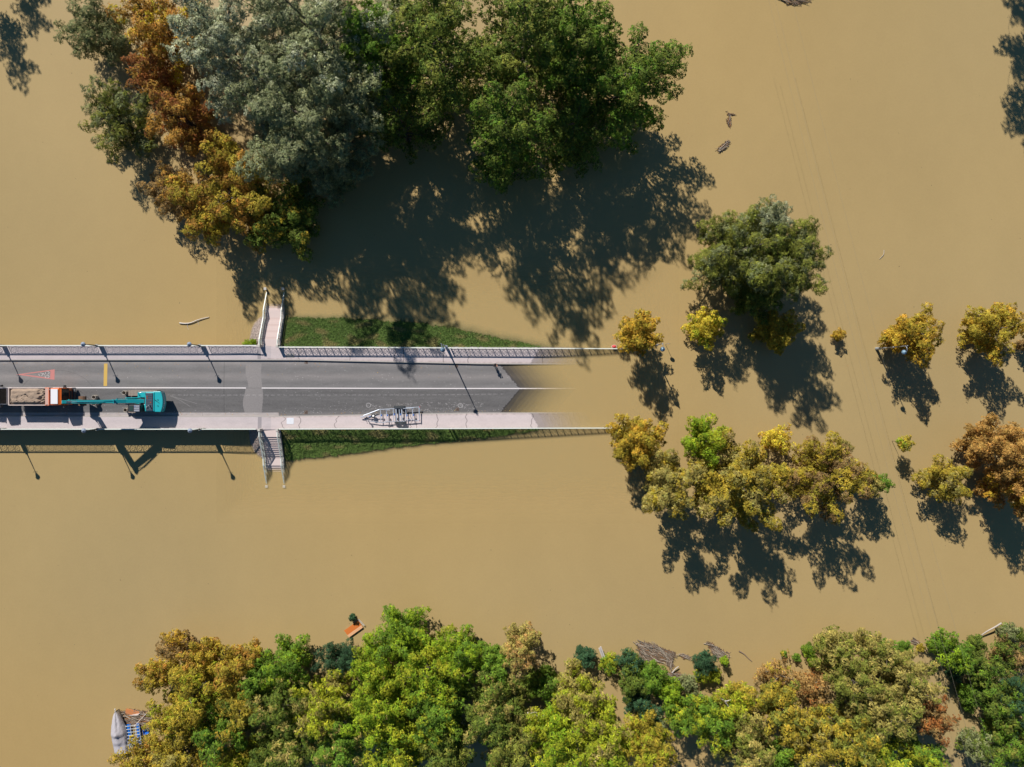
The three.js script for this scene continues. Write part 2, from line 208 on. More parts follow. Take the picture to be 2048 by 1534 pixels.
{
  const rnd = rngOf(41);
  const soil = texture(512, 128, (i, j) => { const v = 0.8 + 0.3 * n2(i * 0.06, j * 0.06) + 0.35 * (rnd() - 0.5); return [S8(0.075 * v), S8(0.085 * v), S8(0.03 * v)]; });
  const soilM = new THREE.MeshPhysicalMaterial({ map: soil, roughness: 1 });
  const xs = range(-35.2, 24, 0.6), uv = (x, z) => [x / 20, z / 5];
  const nb = struct('embankment', grid(xs, range(-15.5, -5.41, 0.42), bankY, uv), soilM, 'grassy bank between the stairs and the shaded flood');
  const sb = struct('embankment', grid(xs, range(6.69, 17, 0.42), bankY, uv), soilM, 'grassy bank below the trailer pavement');
  // grass
  const tuft = (seed) => { const r = rngOf(seed), p = [], c = [], ix = []; for (let k = 0; k < 11; k++) { const a = r() * 6.283, l = 0.10 + 0.12 * r(), o = 0.10 * r(), w = 0.012 + 0.012 * r(), b = r() * 6.283, bx = Math.cos(b) * o, bz = Math.sin(b) * o, cx = Math.cos(a), cz = Math.sin(a), i0 = p.length / 3, v = 0.7 + 0.6 * r(); p.push(bx - cz * w, 0, bz + cx * w, bx + cz * w, 0, bz - cx * w, bx + cx * l * 0.45 + cz * w * 0.7, l * 0.8, bz + cz * l * 0.45 - cx * w * 0.7, bx + cx * l * 0.45 - cz * w * 0.7, l * 0.8, bz + cz * l * 0.45 + cx * w * 0.7, bx + cx * l * 1.05, l * 0.95, bz + cz * l * 1.05); for (let q = 0; q < 5; q++) c.push(v, v * (0.95 + 0.1 * r()), v); ix.push(i0, i0 + 1, i0 + 2, i0, i0 + 2, i0 + 3, i0 + 3, i0 + 2, i0 + 4); } const g = new THREE.BufferGeometry(); g.setAttribute('position', new THREE.Float32BufferAttribute(p, 3)); g.setAttribute('color', new THREE.Float32BufferAttribute(c, 3)); g.setIndex(ix); g.computeVertexNormals(); return g; };
  const gm = new THREE.MeshPhysicalMaterial({ vertexColors: true, roughness: 0.85, side: THREE.DoubleSide, transmission: 0.2 });
  const sow = (za, zb, seed, n) => { const r = rngOf(seed), out = [[], []]; for (let k = 0; k < n; k++) { const x = lerp(-33.3, 9, r()), z = lerp(za, zb, r()), y = bankY(x, z); if (y < -0.07 - 0.04 * r() || (za < 0 && x < -33.1)) continue; const dry = smooth(n2(x * 0.22, z * 0.5 + seed), 0.2, 0.75), q = new THREE.Color().setRGB(lerp(0.125, 0.30, dry), lerp(0.205, 0.265, dry), lerp(0.03, 0.085, dry)).multiplyScalar(0.75 + 0.5 * r()); out[k % 2].push([M4(V(x, y - 0.02, z), E(0, r() * 6.28, 0), 0.8 + 0.7 * r()), q]); } return out; };
  for (const [za, zb, seed, n, lab] of [[-10.4, -5.45, 51, 16000, 'green grass on the tree side bank'], [6.72, 11.6, 52, 16000, 'green grass on the bank below the trailer']]) {
    const [a, b] = sow(za, zb, seed, n), g = new THREE.Group(); g.name = numbered('grass'); scene.add(g); tag(g, lab, 'grass', null, 'stuff');
    copies(g, 'blades', tuft(61), gm, a); copies(g, 'blades', tuft(62), gm, b);
  }
  // stone paved cones at the bridge end
  const stoneTex = mat(0.16, 0.125, 0.10, 1);
  const stones = (zf, lab, seed) => {
    const z0 = zf < 0 ? -10.6 : 6.69, z1 = zf < 0 ? -5.6 : 11.8, r = rngOf(seed), g = thing('stone_slope', lab, 'stone slope');
    part(g, 'slope_bed', grid(range(-39.6, -36.55, 0.3), range(z0, z1, 0.35), (x, z) => bankY(x, z) - 0.05), stoneTex);
    const sg = new THREE.IcosahedronGeometry(1, 1), list = []; { const p = sg.attributes.position; for (let i = 0; i < p.count; i++) { const k = 1 + 0.28 * n3(p.getX(i) * 2, p.getY(i) * 2, p.getZ(i) * 2); p.setXYZ(i, p.getX(i) * k, p.getY(i) * 0.55 * k, p.getZ(i) * k); } sg.computeVertexNormals(); }
    for (let k = 0; k < 2600; k++) { const x = lerp(-39.4, -36.7, r()), z = lerp(z0, z1, r()), y = bankY(x, z); if (y < -0.25) continue; const v = 0.55 + 0.8 * r(); list.push([M4(V(x, y, z), E(r() * 0.5, r() * 6.3, r() * 0.5), 0.07 + 0.09 * r() * r()), new THREE.Color().setRGB(0.34 * v, 0.27 * v, 0.235 * v)]); }
    copies(g, 'stones', sg, mat(1, 1, 1, 0.95), list);
  };
  stones(-1, 'rounded stone paving beside the tree side stairs', 71);
  stones(1, 'dark stone paving beside the lower stairs', 72);
}

/* ---------- stairs ---------- */
const SXA = -36.35, SXB = -33.75, stone = mat(0.54, 0.435, 0.41, 0.9), stone2 = mat(0.50, 0.39, 0.365, 0.9), wallM = mat(0.42, 0.37, 0.34, 0.9);
function stairs(s, z0, lab, n) {
  const g = thing('stairs', lab, 'stairs'), w = SXB - SXA - 0.3, xc = (SXA + SXB) / 2;
  let y = deckH(-35) + 0.05, z = z0;
  const slab = (d, k) => { part(g, 'step', box(w, 0.6, d + 0.03, xc, y - 0.3 - 0.001 * k, z + s * d / 2), k % 3 === 1 ? stone2 : stone); z += s * d; };
  slab(1.05, 0);
  for (let k = 1; k <= n; k++) { y -= 0.165; slab(0.325, k); }
  y -= 0.02; slab(1.1, n + 1);
  for (let k = 1; k < 5; k++) { y -= 0.155; slab(0.325, n + 1 + k); }
  // stringer walls at either side
  for (const x of [SXA, SXB]) { const L = Math.abs(z - z0), q = extrude([[0, deckH(-35) + 0.02], [1.0, deckH(-35) + 0.02], [1.0 + n * 0.325, 0.28], [2.1 + n * 0.325, 0.24], [L, -0.5], [L, -1.6], [0, -1.6]].map(([a, b]) => [a, b]), 0.22); q.rotateY(s > 0 ? -Math.PI / 2 : Math.PI / 2); part(g, 'side_wall', q, wallM, [x + (s > 0 ? 0.11 : -0.11), 0, z0]); }
  return g;
}
stairs(-1, -5.42, 'pale pink stone stairs sinking into the shaded flood', 10);
stairs(1, 6.70, 'ten step stone stairs descending to the open flood', 10);

/* ---------- railings ---------- */
const iron = mat(0.48, 0.50, 0.45, 0.55, { metalness: 0.1 }), ironTop = mat(0.66, 0.68, 0.62, 0.5), ironDark = mat(0.34, 0.38, 0.35, 0.6);
function panelGeo(kind, W = 1.0, shear = 0) {
  const g = [box(0.10, 1.04, 0.06, 0, 0.52, 0), box(W, 0.045, 0.05, W / 2, 0.13, 0), box(W, 0.04, 0.04, W / 2, 0.94, 0)], c = W / 2, y = 0.535, k = 0.36;
  if (kind === 0) {
    g.push(new THREE.TorusGeometry(0.31, 0.042, 4, 18).translate(c, y, 0), new THREE.SphereGeometry(0.075, 6, 5).translate(c, y, 0));
    for (const [a, b] of [[1, 1], [-1, 1], [1, -1], [-1, -1]]) g.push(bar(V(c + a * 0.10, y + b * 0.10, 0), V(c + a * 0.21, y + b * 0.21, 0), 0.022));
  } else {
    for (const a of [-0.25, 0.25]) { g.push(bar(V(c + a - 0.22, y - k, 0), V(c + a + 0.22, y + k, 0), 0.035), bar(V(c + a + 0.22, y - k, 0.012), V(c + a - 0.22, y + k, 0.012), 0.035)); }
    g.push(bar(V(c - 0.45, y, 0), V(c, y + k, 0), 0.03), bar(V(c + 0.45, y, 0), V(c, y - k, 0), 0.03), bar(V(c - 0.45, y, -0.01), V(c, y - k, -0.01), 0.03), bar(V(c + 0.45, y, -0.01), V(c, y + k, -0.01), 0.03), new THREE.TorusGeometry(0.1, 0.028, 4, 8).translate(c, y, 0));
  }
  const m = merge(g), p = m.attributes.position; if (shear) for (let i = 0; i < p.count; i++) p.setY(i, p.getY(i) + shear * p.getX(i));
  return m;
}
const PANEL = [panelGeo(0), panelGeo(1, 1.02, -0.0508)], PANELST = panelGeo(0, 0.95, -0.475);
const pedestalM = mat(0.45, 0.42, 0.38, 0.85);
function railing(lab, x0, x1, z, kind, base, breaks = []) {
  const g = thing('railing', lab, 'railing'), W = kind ? 1.02 : 1.0, n = Math.round((x1 - x0) / W);
  for (let k = 0; k < n; k++) { const x = x0 + k * W; if (breaks.some((b) => x + W > b - 0.15 && x < b - 0.15)) continue; part(g, 'panel', PANEL[kind], iron, [x, base(x), z(x)]); }
  const seg = range(x0 - 0.1, x1 + 0.05, 6);
  for (let k = 0; k < seg.length - 1; k++) part(g, 'top_rail', bar(V(seg[k], base(seg[k]) + 1.09, z(seg[k])), V(seg[k + 1], base(seg[k + 1]) + 1.09, z(seg[k + 1])), 0.06, 0.13), ironTop);
  for (const b of breaks) { part(g, 'pedestal', [box(0.12, 1.06, 0.2, b - 0.28, base(b) + 0.53, z(b)), box(0.12, 1.06, 0.2, b + 0.28, base(b) + 0.53, z(b))], pedestalM); }
  return g;
}
const lampX = [-73.6, -59.55, -44.8];
railing('ring patterned iron railing of the bridge beside the red triangle', -86, -36.7, () => -5.45, 0, (x) => walkY(x, -5.5), lampX);
railing('ring patterned iron railing of the bridge beside the trucks', -86, -36.8, () => 6.55, 0, (x) => walkY(x, 6.6), lampX.map((x) => x + 0.1));
railing('lattice iron railing along the shaded grass bank', -33.5, 17.0, (x) => -5.24 + 0.11 * smooth(x, -33, 15), 1, (x) => walkY(x, -5.3), [-9.25]);
railing('lattice iron railing behind the boat trailer', -33.4, 17.0, () => 6.55, 1, (x) => walkY(x, 6.6), [-9.0]);
function stairRail(lab, x, s, z0) {
  const g = thing('stair_railing', lab, 'railing'), y0 = deckH(-35) + 0.06, pts = [[0.15, y0], [1.0, y0], [4.3, y0 - 1.68], [5.35, y0 - 1.74], [8.2, y0 - 3.2]];
  const Y = (d) => tab(d, pts), pos = (d, up) => V(x, Y(d) + up, z0 + s * d);
  for (let d = 0.2; d < 7.6; d += 0.95) { const q = new THREE.Group(); part(g, 'panel', panelGeo(0, 0.95, (Y(d + 0.95) - Y(d)) / 0.95).rotateY(s > 0 ? -Math.PI / 2 : Math.PI / 2), ironDark, [x, Y(d), z0 + s * d]); }
  for (let k = 0; k < pts.length - 1; k++) part(g, 'top_rail', bar(pos(pts[k][0] - 0.02, 1.09), pos(pts[k + 1][0] + 0.02, 1.09), 0.13, 0.08), ironTop);
  part(g, 'newel_post', rbox(0.34, 1.3, 0.34, x, y0 + 0.6, z0 + s * 0.05, 0.03), pedestalM);
  part(g, 'newel_post', [rbox(0.26, 1.3, 0.26, x, -0.45 + (s < 0 ? 0.28 : -0.32), z0 + s * 8.6, 0.03), rbox(0.4, 0.08, 0.4, x, 0.2 + (s < 0 ? 0.28 : -0.32), z0 + s * 8.6, 0.03)], pedestalM);
}
stairRail('stair railing on the stone slope side of the shaded stairs', SXA, -1, -5.35);
stairRail('stair railing between the shaded stairs and the grass', SXB, -1, -5.35);
stairRail('stair railing between the dark stone slope and lower stairs', SXA, 1, 6.65);
stairRail('stair railing between the lower stairs and the grass', SXB, 1, 6.65);

/* ---------- street lamps ---------- */
const greenBlack = mat(0.05, 0.06, 0.055, 0.5, { metalness: 0.3 }), zinc = mat(0.34, 0.38, 0.44, 0.45, { metalness: 0.4 }), opal = mat(0.22, 0.26, 0.33, 0.35), blueHead = mat(0.15, 0.25, 0.34, 0.4);
function lantern(lab, x, z, y) {
  const g = thing('bridge_lantern', lab, 'street lamp', [x, y, z], 0, 'lanterns along the bridge');
  part(g, 'pedestal', [box(0.3, 1.12, 0.3, 0, 0.56, 0), box(0.36, 0.08, 0.36, 0, 1.16, 0)], pedestalM);
  part(g, 'pole', [cyl(0.05, 0.09, 2.6, 10, 0, 2.5, 0), cyl(0.12, 0.12, 0.1, 10, 0, 1.3, 0)], greenBlack);
  part(g, 'ladder_bar', [rod(V(-0.32, 3.62, 0), V(0.32, 3.62, 0), 0.022)], greenBlack);
  const h = part(g, 'lamp_housing', new THREE.LatheGeometry([[0.05, 3.7], [0.13, 3.82], [0.30, 4.28], [0.28, 4.32]].map(([a, b]) => new THREE.Vector2(a, b)), 12), mat(0.12, 0.13, 0.13, 0.3));
  part(g, 'cap', new THREE.LatheGeometry([[0.33, 4.29], [0.31, 4.36], [0.2, 4.47], [0.08, 4.53], [0.05, 4.6], [0.001, 4.66]].map(([a, b]) => new THREE.Vector2(a, b)), 14), opal);
}
const nl = ['lantern at the far left above the painted triangle', 'lantern on the far railing beside the yellow bar', 'lantern on the far railing nearest the stairs'], sl = ['lantern at the far left beside the trucks', 'lantern on the near railing between truck and excavator', 'lantern on the near railing behind the excavator'];
lampX.forEach((x, k) => { lantern(nl[k], x, -5.45, walkY(x, -5.45)); lantern(sl[k], x + 0.1, 6.55, walkY(x, 6.55)); });
function tallLamp(lab, px, py, y, armX, armZ) {
  const b = P(px, py, Math.max(0, y)), g = thing('street_lamp', lab, 'street lamp', [b.x, y, b.z]);
  part(g, 'base', [cyl(0.17, 0.26, 1.25, 12, 0, 0.55, 0), cyl(0.21, 0.21, 0.12, 12, 0, 1.2, 0)], zinc);
  part(g, 'pole', [cyl(0.055, 0.11, 6.6, 10, 0, 4.3, 0), cyl(0.11, 0.11, 0.14, 10, 0, 5.0, 0)], zinc);
  part(g, 'arm', limb([V(0, 7.5, 0), V(0, 7.95, 0), V(armX * 0.35, 8.2, armZ * 0.35), V(armX * 0.8, 8.1, armZ * 0.8), V(armX, 7.8, armZ)], 0.05, 0.035, 6, 12), zinc);
  part(g, 'finial', [rod(V(0, 7.5, 0), V(0, 8.7, 0), 0.03, 0.012), new THREE.SphereGeometry(0.07, 8, 6).translate(0, 8.4, 0)], zinc);
  part(g, 'lamp_head', [new THREE.SphereGeometry(0.34, 16, 8, 0, 6.283, 0, 1.65).translate(armX * 0.98, 7.3, armZ * 0.98), cyl(0.06, 0.1, 0.25, 8, armX * 0.98, 7.7, armZ * 0.98)], blueHead);
}
tallLamp('tall street lamp on the far pavement between grass and road', 893.5, 694, walkY(-9.3, -5.3), 0.15, 0.75);
tallLamp('tall street lamp rising from the golden tree beside the railing end', 1303, 693, -0.5, 0.2, 0.75);
tallLamp('tall street lamp standing alone in water by a golden tree', 1753, 697.5, -0.2, 0.15, 0.85);

/* ---------- small street things ---------- */
const rust = mat(0.13, 0.085, 0.065, 0.8), shadeBlack = mat(0.02, 0.018, 0.016, 0.9);  // the near-black one is painted shade for drain gaps and pipe hollows
function drain(lab, px, py) { const x = X(px, 1), z = (py - 767) * (H - 1) / F, g = thing('drain_grate', lab, 'drain', [x, roadY(x, z) + 0.006, z], 0, 'gutter drains'); part(g, 'frame', [box(0.46, 0.03, 0.06, 0, 0, -0.21), box(0.46, 0.03, 0.06, 0, 0, 0.21), box(0.06, 0.03, 0.36, -0.2, 0, 0), box(0.06, 0.03, 0.36, 0.2, 0, 0)], rust); for (let k = 0; k < 4; k++) part(g, 'slat', box(0.045, 0.025, 0.36, -0.12 + k * 0.08, 0, 0), rust); part(g, 'well_shade', box(0.34, 0.004, 0.36, 0, -0.004, 0), shadeBlack); }  // thin black plate between the slats stands in for the shade below
drain('rusty drain grate in the far gutter near the stairs', 614, 724.5); drain('rusty drain grate in the near gutter near the stairs', 614, 824); drain('rusty drain grate in the far gutter by the tall lamp', 912, 731.5); drain('rusty drain grate in the near gutter below the tall lamp shadow', 914, 819);
{ const c = P(580.5, 841.8, 1.8), y = walkY(c.x, c.z) + 0.012, g = thing('access_cover', 'white square metal cover in the pavement beside the lower stairs', 'access cover', [c.x, y, c.z]); g.rotation.set(c.z > 0 ? -0.035 : 0.035, 0, -0.0508); part(g, 'plate', rbox(1.02, 0.016, 0.92, 0, 0.004, 0, 0.006), mat(0.62, 0.62, 0.66, 0.5)); for (const [a, b] of [[-0.44, -0.39], [0.44, -0.39], [-0.44, 0.39], [0.44, 0.39], [0, 0]]) part(g, 'bolt', cyl(0.03, 0.03, 0.02, 8, a, 0.012, b), zinc); }
{ const c = P(580.5, 711.5, 1.8), y = walkY(c.x, c.z) + 0.012, g = thing('access_cover', 'grey concrete cover in the pavement beside the shaded stairs', 'access cover', [c.x, y, c.z]); g.rotation.set(c.z > 0 ? -0.035 : 0.035, 0, -0.0508); part(g, 'plate', rbox(1.02, 0.016, 0.6, 0, 0.004, 0, 0.006), mat(0.33, 0.30, 0.28, 0.9)); part(g, 'frame', [box(0.04, 0.014, 0.68, -0.54, 0.004, 0), box(0.04, 0.014, 0.68, 0.54, 0.004, 0)], rust); }
{ const g = thing('traffic_sign', 'round traffic sign on a short post beyond the golden tree', 'sign', [X(1334, 1), -0.5, (688 - 767) * 104 / F]); part(g, 'post', cyl(0.03, 0.03, 2.6, 8, 0, 1.3, 0), zinc); part(g, 'sign_plate', cyl(0.32, 0.32, 0.03, 20, 0, 2.45, 0.04, Math.PI / 2), mat(0.22, 0.2, 0.2, 0.5)); }
{ const c = P(1229, 693, 0.6), g = thing('float_buoy', 'small red buoy caught at the end of the lattice railing', 'buoy', [c.x, -0.1, c.z]); const s = new THREE.SphereGeometry(0.26, 14, 10); s.scale(1.3, 1, 0.85); part(g, 'body', s.translate(0, 0.35, 0), mat(0.55, 0.035, 0.04, 0.4)); part(g, 'eye', new THREE.TorusGeometry(0.07, 0.02, 6, 12).translate(0.3, 0.62, 0), zinc); part(g, 'band', new THREE.TorusGeometry(0.29, 0.02, 6, 18).rotateX(1.57).scale(1.31, 1, 0.87).translate(0, 0.35, 0), mat(0.6, 0.6, 0.6, 0.5)); }
{ // standing concrete pipes
  const pm = mat(0.36, 0.31, 0.26, 0.95), list = [['concrete pipe standing at the front of the far excavator track', 247.6, 785.6], ['concrete pipe standing at the front of the excavator cab', 249.8, 820.3], ['concrete pipe standing beside the excavator bucket', 187, 794.5], ['concrete pipe standing under the excavator stick', 188, 807]];
  for (const [lab, px, py] of list) { const c = P(px, py, 2.75), y = roadY(c.x, c.z), g = thing('concrete_pipe', lab, 'pipe', [c.x, y, c.z], 0, 'concrete pipes round the excavator'); part(g, 'wall', new THREE.LatheGeometry([[0.24, 0], [0.3, 0.001], [0.31, 0.02], [0.31, 0.78], [0.3, 0.81], [0.25, 0.81], [0.24, 0.78], [0.24, 0.01]].map(([a, b]) => new THREE.Vector2(a, b)), 20), pm); part(g, 'hole_shade', cyl(0.24, 0.24, 0.02, 16, 0, 0.03, 0), shadeBlack); }  // black disc paints the shade inside; the pipe has no bottom
}

/* ---------- vehicles ---------- */
const rubber = mat(0.022, 0.022, 0.024, 0.85), steelDark = mat(0.05, 0.05, 0.055, 0.6, { metalness: 0.3 }), glassDark = mat(0.012, 0.016, 0.018, 0.08), orange = mat(0.62, 0.115, 0.008, 0.38, { clearcoat: 0.4 }), hub = mat(0.3, 0.3, 0.31, 0.5, { metalness: 0.5 });
function wheel(parent, x, y, z, r, w) { const g = new THREE.Group(); g.name = 'wheel'; g.position.set(x, y, z); parent.add(g); part(g, 'tyre', new THREE.TorusGeometry(r * 0.72, r * 0.29, 10, 22).scale(1, 1, w / (r * 0.58)), rubber); part(g, 'rim', [cyl(r * 0.55, r * 0.55, w * 0.7, 18, 0, 0, 0, Math.PI / 2), cyl(r * 0.18, r * 0.18, w * 0.95, 10, 0, 0, 0, Math.PI / 2)], hub); return g; }
function tipper(name, lab, x, z, y, o) {
  // front of the truck is +x, origin below the middle of the front bumper
  const g = thing(name, lab, 'truck', [x, y, z]);
  part(g, 'chassis', [box(7.8, 0.28, 0.26, -4.1, 0.86, -0.4), box(7.8, 0.28, 0.26, -4.1, 0.86, 0.4), box(0.5, 0.5, 0.6, -2.6, 0.75, 0.95), box(1.0, 0.5, 0.5, -2.7, 0.75, -0.95)], steelDark);
  for (const s of [-1, 1]) for (const wx of [-1.35, -5.4, -6.75]) wheel(g, wx, 0.52, s * 1.03, 0.52, 0.42);
  // cab
  const side = [[-1.72, 0.75], [-0.06, 0.62], [0, 1.0], [-0.02, 1.65], [-0.46, 2.72], [-0.62, 2.86], [-1.66, 2.92], [-1.76, 2.75]];
  const cab = part(g, 'cab', extrude(side, 2.3, 0.06).translate(0, 0, -1.15), o.cab);
  const wind = extrude([[0.012, 1.68], [-0.41, 2.70], [-0.45, 2.69], [-0.03, 1.66]], 2.16).translate(0.07, 0, -1.08);
  part(g, 'windscreen', wind, glassDark);
  for (const s of [-1, 1]) { const d = part(g, 'door', box(1.05, 1.75, 0.03, -0.95, 1.75, s * 1.225), o.cab); part(d, 'window', box(0.78, 0.72, 0.02, -0.93, 2.2, s * 1.245), glassDark); part(d, 'handle', box(0.14, 0.03, 0.03, -1.3, 1.65, s * 1.25), steelDark); }
  part(g, 'roof_panel', rbox(o.deflector ? 1.0 : 0.9, 0.07, 2.1, -1.18, 3.01, 0, 0.03), o.roof);
  part(g, 'grille', [box(0.05, 0.5, 1.5, 0.075, 1.28, 0), box(0.06, 0.03, 1.6, 0.10, 1.45, 0), box(0.06, 0.03, 1.6, 0.10, 1.3, 0)], o.grille ?? steelDark);
  part(g, 'bumper', rbox(0.35, 0.5, 2.5, 0.10, 0.62, 0, 0.06), o.bumper);
  part(g, 'sun_visor', box(0.12, 0.03, 2.1, -0.34, 2.84, 0, 0, -0.25), o.visor);
  for (const s of [-1, 1]) { part(g, 'headlight', rbox(0.06, 0.2, 0.42, 0.29, 0.68, s * 0.9, 0.02), mat(0.6, 0.6, 0.58, 0.15)); part(g, 'wiper', bar(V(0.07, 1.7, s * 0.15), V(-0.1, 2.25, s * 0.62), 0.02), rubber); const m = part(g, 'mirror', rbox(0.16, 0.5, 0.24, -0.18, 2.25, s * 1.48, 0.03), steelDark); part(m, 'mirror_arm', [bar(V(-0.3, 2.45, s * 1.2), V(-0.18, 2.45, s * 1.48), 0.03), bar(V(-0.3, 2.05, s * 1.2), V(-0.18, 2.05, s * 1.48), 0.03)], steelDark); part(g, 'step', box(0.5, 0.05, 0.2, -1.2, 0.55, s * 1.22), steelDark); part(g, 'tail_light', box(0.05, 0.14, 0.4, -8.03, 0.9, s * 0.85), mat(0.4, 0.02, 0.02, 0.3)); }
  part(g, 'exhaust', cyl(0.07, 0.07, 2.2, 10, -1.9, 1.9, -1.0), hub);
  // body
  const wm = o.bed, bx = -5.15, bl = 5.75;
  part(g, 'bed_floor', box(bl, 0.12, 2.3, bx, 1.12, 0), wm);
  for (const s of [-1, 1]) { part(g, 'side_wall', [box(bl, 1.15, 0.07, bx, 1.75, s * 1.2), box(bl, 0.1, 0.13, bx, 2.36, s * 1.215)], wm); for (let k = 0; k < 7; k++) part(g, 'wall_rib', box(0.09, 1.05, 0.05, -7.7 + k * 0.85, 1.75, s * 1.262), o.rib ?? wm); part(g, 'corner_post', box(0.62, 0.09, 0.17, -2.55, 2.42, s * 1.19), o.accent); }
  part(g, 'headboard', [box(0.09, 1.35, 2.36, -2.3, 1.85, 0), box(0.52, 0.05, 2.3, -2.5, 2.50, 0, 0, -0.12)], o.bed2);
  part(g, 'headboard_edge', box(0.1, 0.1, 2.5, -2.24, 2.55, 0), o.accent);
  part(g, 'tailgate', [box(0.08, 1.15, 2.45, -8.02, 1.78, 0), box(0.13, 0.1, 2.5, -8.03, 2.38, 0)], wm);
  return g;
}
{
  const bedM = mat(0.50, 0.40, 0.36, 0.75), pink = mat(0.52, 0.33, 0.27, 0.75), accent = mat(0.62, 0.20, 0.11, 0.6), whiteRoof = mat(0.68, 0.66, 0.68, 0.5);
  const zt = 1.84, xt = -63.33, yt = roadY(xt, zt) - 0.02;
  tipper('dump_truck', 'orange cab tipper truck loaded with soil beside the excavator arm', xt, zt, yt, { cab: orange, roof: whiteRoof, bumper: steelDark, visor: orange, bed: bedM, bed2: pink, accent, deflector: true });
  const silver = mat(0.66, 0.65, 0.66, 0.4, { clearcoat: 0.3 });
  tipper('dump_truck', 'silver cab tipper truck cut by the left frame edge', -72.3, zt - 0.05, roadY(-73, zt) - 0.02, { cab: silver, roof: silver, bumper: silver, visor: steelDark, bed: silver, bed2: silver, accent: silver, grille: silver });
  // soil load
  const rnd = rngOf(81), xs = range(-2.75, 2.72, 0.09), zs = range(-1.14, 1.14, 0.075);
  const cr = (x, z) => Math.abs(n2(x * 0.55 + 3, z * 0.7 + 8) + 0.25 * n2(x * 2, z * 2));
  const hgt = (x, z) => { const e = Math.min(1, (2.9 - Math.abs(x + 0.1)) / 0.8), f = Math.min(1, (1.3 - Math.abs(z)) / 0.5); let y = 1.75 + 0.95 * Math.pow(Math.max(0, e), 0.6) * Math.pow(Math.max(0, f), 0.5); const c = cr(x, z); y -= 0.34 * Math.max(0, 1 - c / 0.07) * smooth(z, -0.7, 0.1); const rough = smooth(x + 0.35 * n2(x, z * 1.5), 1.2, 1.9); y -= 0.3 * rough; return y + (0.02 + 0.10 * rough) * n2(x * 3, z * 3) + 0.05 * n2(x * 0.8, z * 1.1) + 0.012 * n2(x * 9, z * 9); };
  const tex = texture(256, 128, (i, j) => { const x = -2.75 + i / 256 * 5.5, z = -1.14 + j / 128 * 2.28; const v = 0.95 + 0.10 * n2(x * 2, z * 3) + 0.14 * (rnd() - 0.5); return [S8(0.31 * v), S8(0.225 * v), S8(0.165 * v)]; });
  const sg = grid(xs, zs, hgt, (x, z) => [(x + 2.75) / 5.5, (z + 1.14) / 2.28]), soil = part(scene, 'soil_heap', sg, new THREE.MeshPhysicalMaterial({ map: tex, roughness: 1 }), [xt - 5.15, yt, zt]);
  tag(soil, 'cracked brown soil heaped in the bed of the orange truck', 'soil');
}
